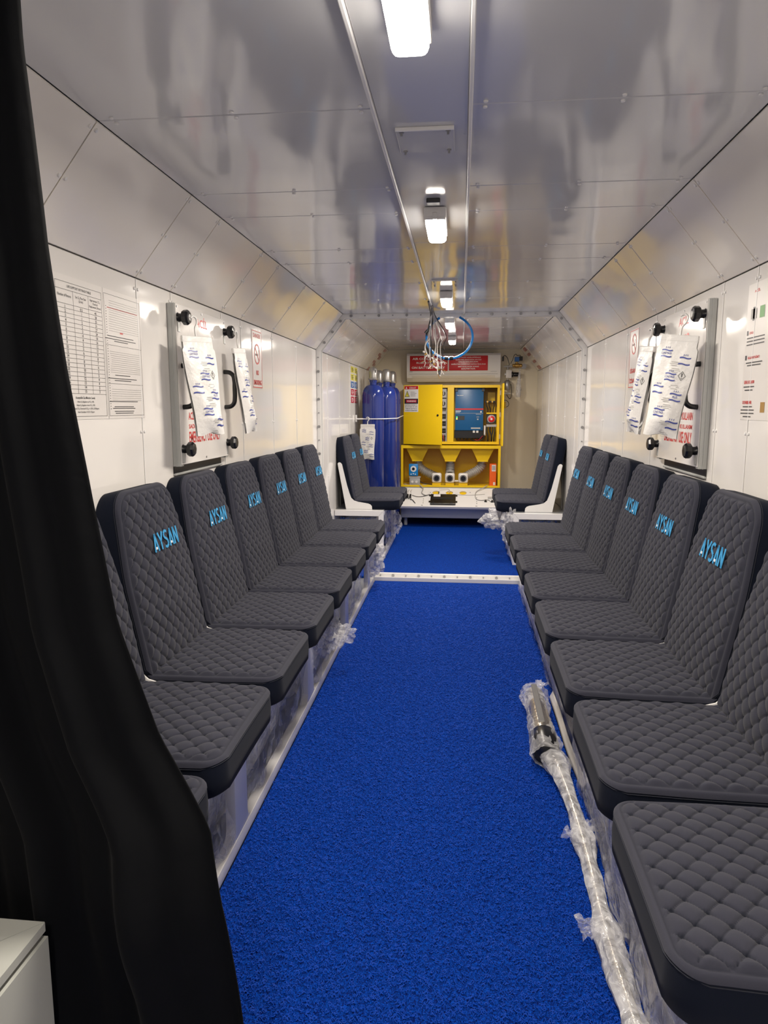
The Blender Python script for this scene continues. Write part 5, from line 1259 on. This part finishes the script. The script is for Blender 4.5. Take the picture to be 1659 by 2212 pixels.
# wrapped pole tool on the mat
r = empty('wrapped_tool', (0.35, 2.5, 0.006), 'metal tool with a long pole, wrapped in clear film, lying on the blue mat', 'tool')
h0 = Vector((0.335, 3.02, 0.058)); h1 = Vector((0.325, 2.46, 0.062)); ax_ = (h1-h0).normalized()
MB().lathe(h0, [(0.0, 0.0), (0.030, 0.004), (0.040, 0.02), (0.042, 0.30), (0.044, 0.40), (0.044, 0.42)], axis=ax_, n=20).build('tool_head', M['silver'], r, smooth=50)
MB().lathe(h0, [(0.044, 0.421), (0.050, 0.43), (0.052, 0.50), (0.045, 0.555), (0.020, 0.565)], axis=ax_, n=20).build('tool_collar', M['black'], r, smooth=50)
MB().obox(h0+ax_*0.2+Vector((-0.002, 0, 0.043)), (1,0,0), ax_, (0,0,1), 0.012, 0.19, 0.004, 0.002).build('bright_strip', M['cap'], r)
pole = [(0.352, 2.47, 0.050), (0.372, 2.20, 0.040), (0.378, 1.90, 0.034), (0.372, 1.65, 0.032), (0.376, 1.45, 0.032), (0.384, 1.20, 0.032), (0.392, 0.95, 0.032)]
MB().tube(pole, 0.015, n=12, smooth=8).build('tool_pole', M['silver'], r, smooth=60)
def sleeve(path, radf, seed, nm, m_, n1=150, n2=22):
    P_ = spline([Vector(p) for p in path], 24); n_ = len(P_)-1
    mb = MB()
    def f(i, j):
        a = 2*PI*i; kf = j*n_; k = min(n_-1, int(kf)); p = P_[k].lerp(P_[k+1], kf-k); t = (P_[k+1]-P_[k]).normalized()
        s_ = t.cross(Vector((0, 0, 1))).normalized(); u_ = s_.cross(t)
        q = Vector((math.cos(a)*1.6, math.sin(a)*1.6, j*len(path)*1.6+seed))
        rr = radf(j)*(0.92+0.40*abs(noise.noise(q))+0.16*abs(noise.noise(q*2.7)))
        o_ = p+s_*math.cos(a)*rr+u_*math.sin(a)*rr*0.75; o_.z = max(o_.z, 0.012); return o_
    mb.grid(f, n2, n1, wrap=True); return mb.build(nm, m_, r, smooth=28, recalc=False)
sleeve([h0+Vector((0.0, 0.03, 0)), h0*0.6+h1*0.4, h1+Vector((0, -0.03, 0))], lambda j: 0.050+0.006*math.sin(j*9), 3, 'film_wrap', M['film'], 110, 28)
sleeve(pole, lambda j: 0.021+0.014*max(0, math.sin(j*26+0.5))**2+0.012*math.exp(-((j-0.62)/0.07)**2)+0.014*math.exp(-(j/0.12)**2), 9, 'film_wrap', M['film2'], 240, 20)
def flap(c, sz, seed, lbl, rot):
    mb = MB(); c = Vector(c)
    def f(i, j):
        x = (i-0.5)*2; y = j; q = Vector((x*2+seed, y*3, seed)); a = math.radians(rot)
        p = Vector((x*sz*(0.25+0.75*y), y*sz*1.6, 0)); p = Vector((p.x*math.cos(a)-p.y*math.sin(a), p.x*math.sin(a)+p.y*math.cos(a), 0.010+0.35*sz*abs(noise.noise(q))*2+y*sz*0.3))
        o_ = c+p; o_.z = max(o_.z, 0.013); return o_
    mb.grid(f, 10, 12); mb.build('film_flap', M['film'], r, smooth=25, recalc=False)
flap((0.372, 2.02, 0.03), 0.045, 2, '', -75); flap((0.365, 1.98, 0.03), 0.030, 5, '', 70)
flap((0.372, 1.60, 0.03), 0.045, 7, '', 95); flap((0.375, 1.62, 0.02), 0.030, 9, '', -100)
flap((0.345, 3.02, 0.07), 0.035, 12, '', -35)
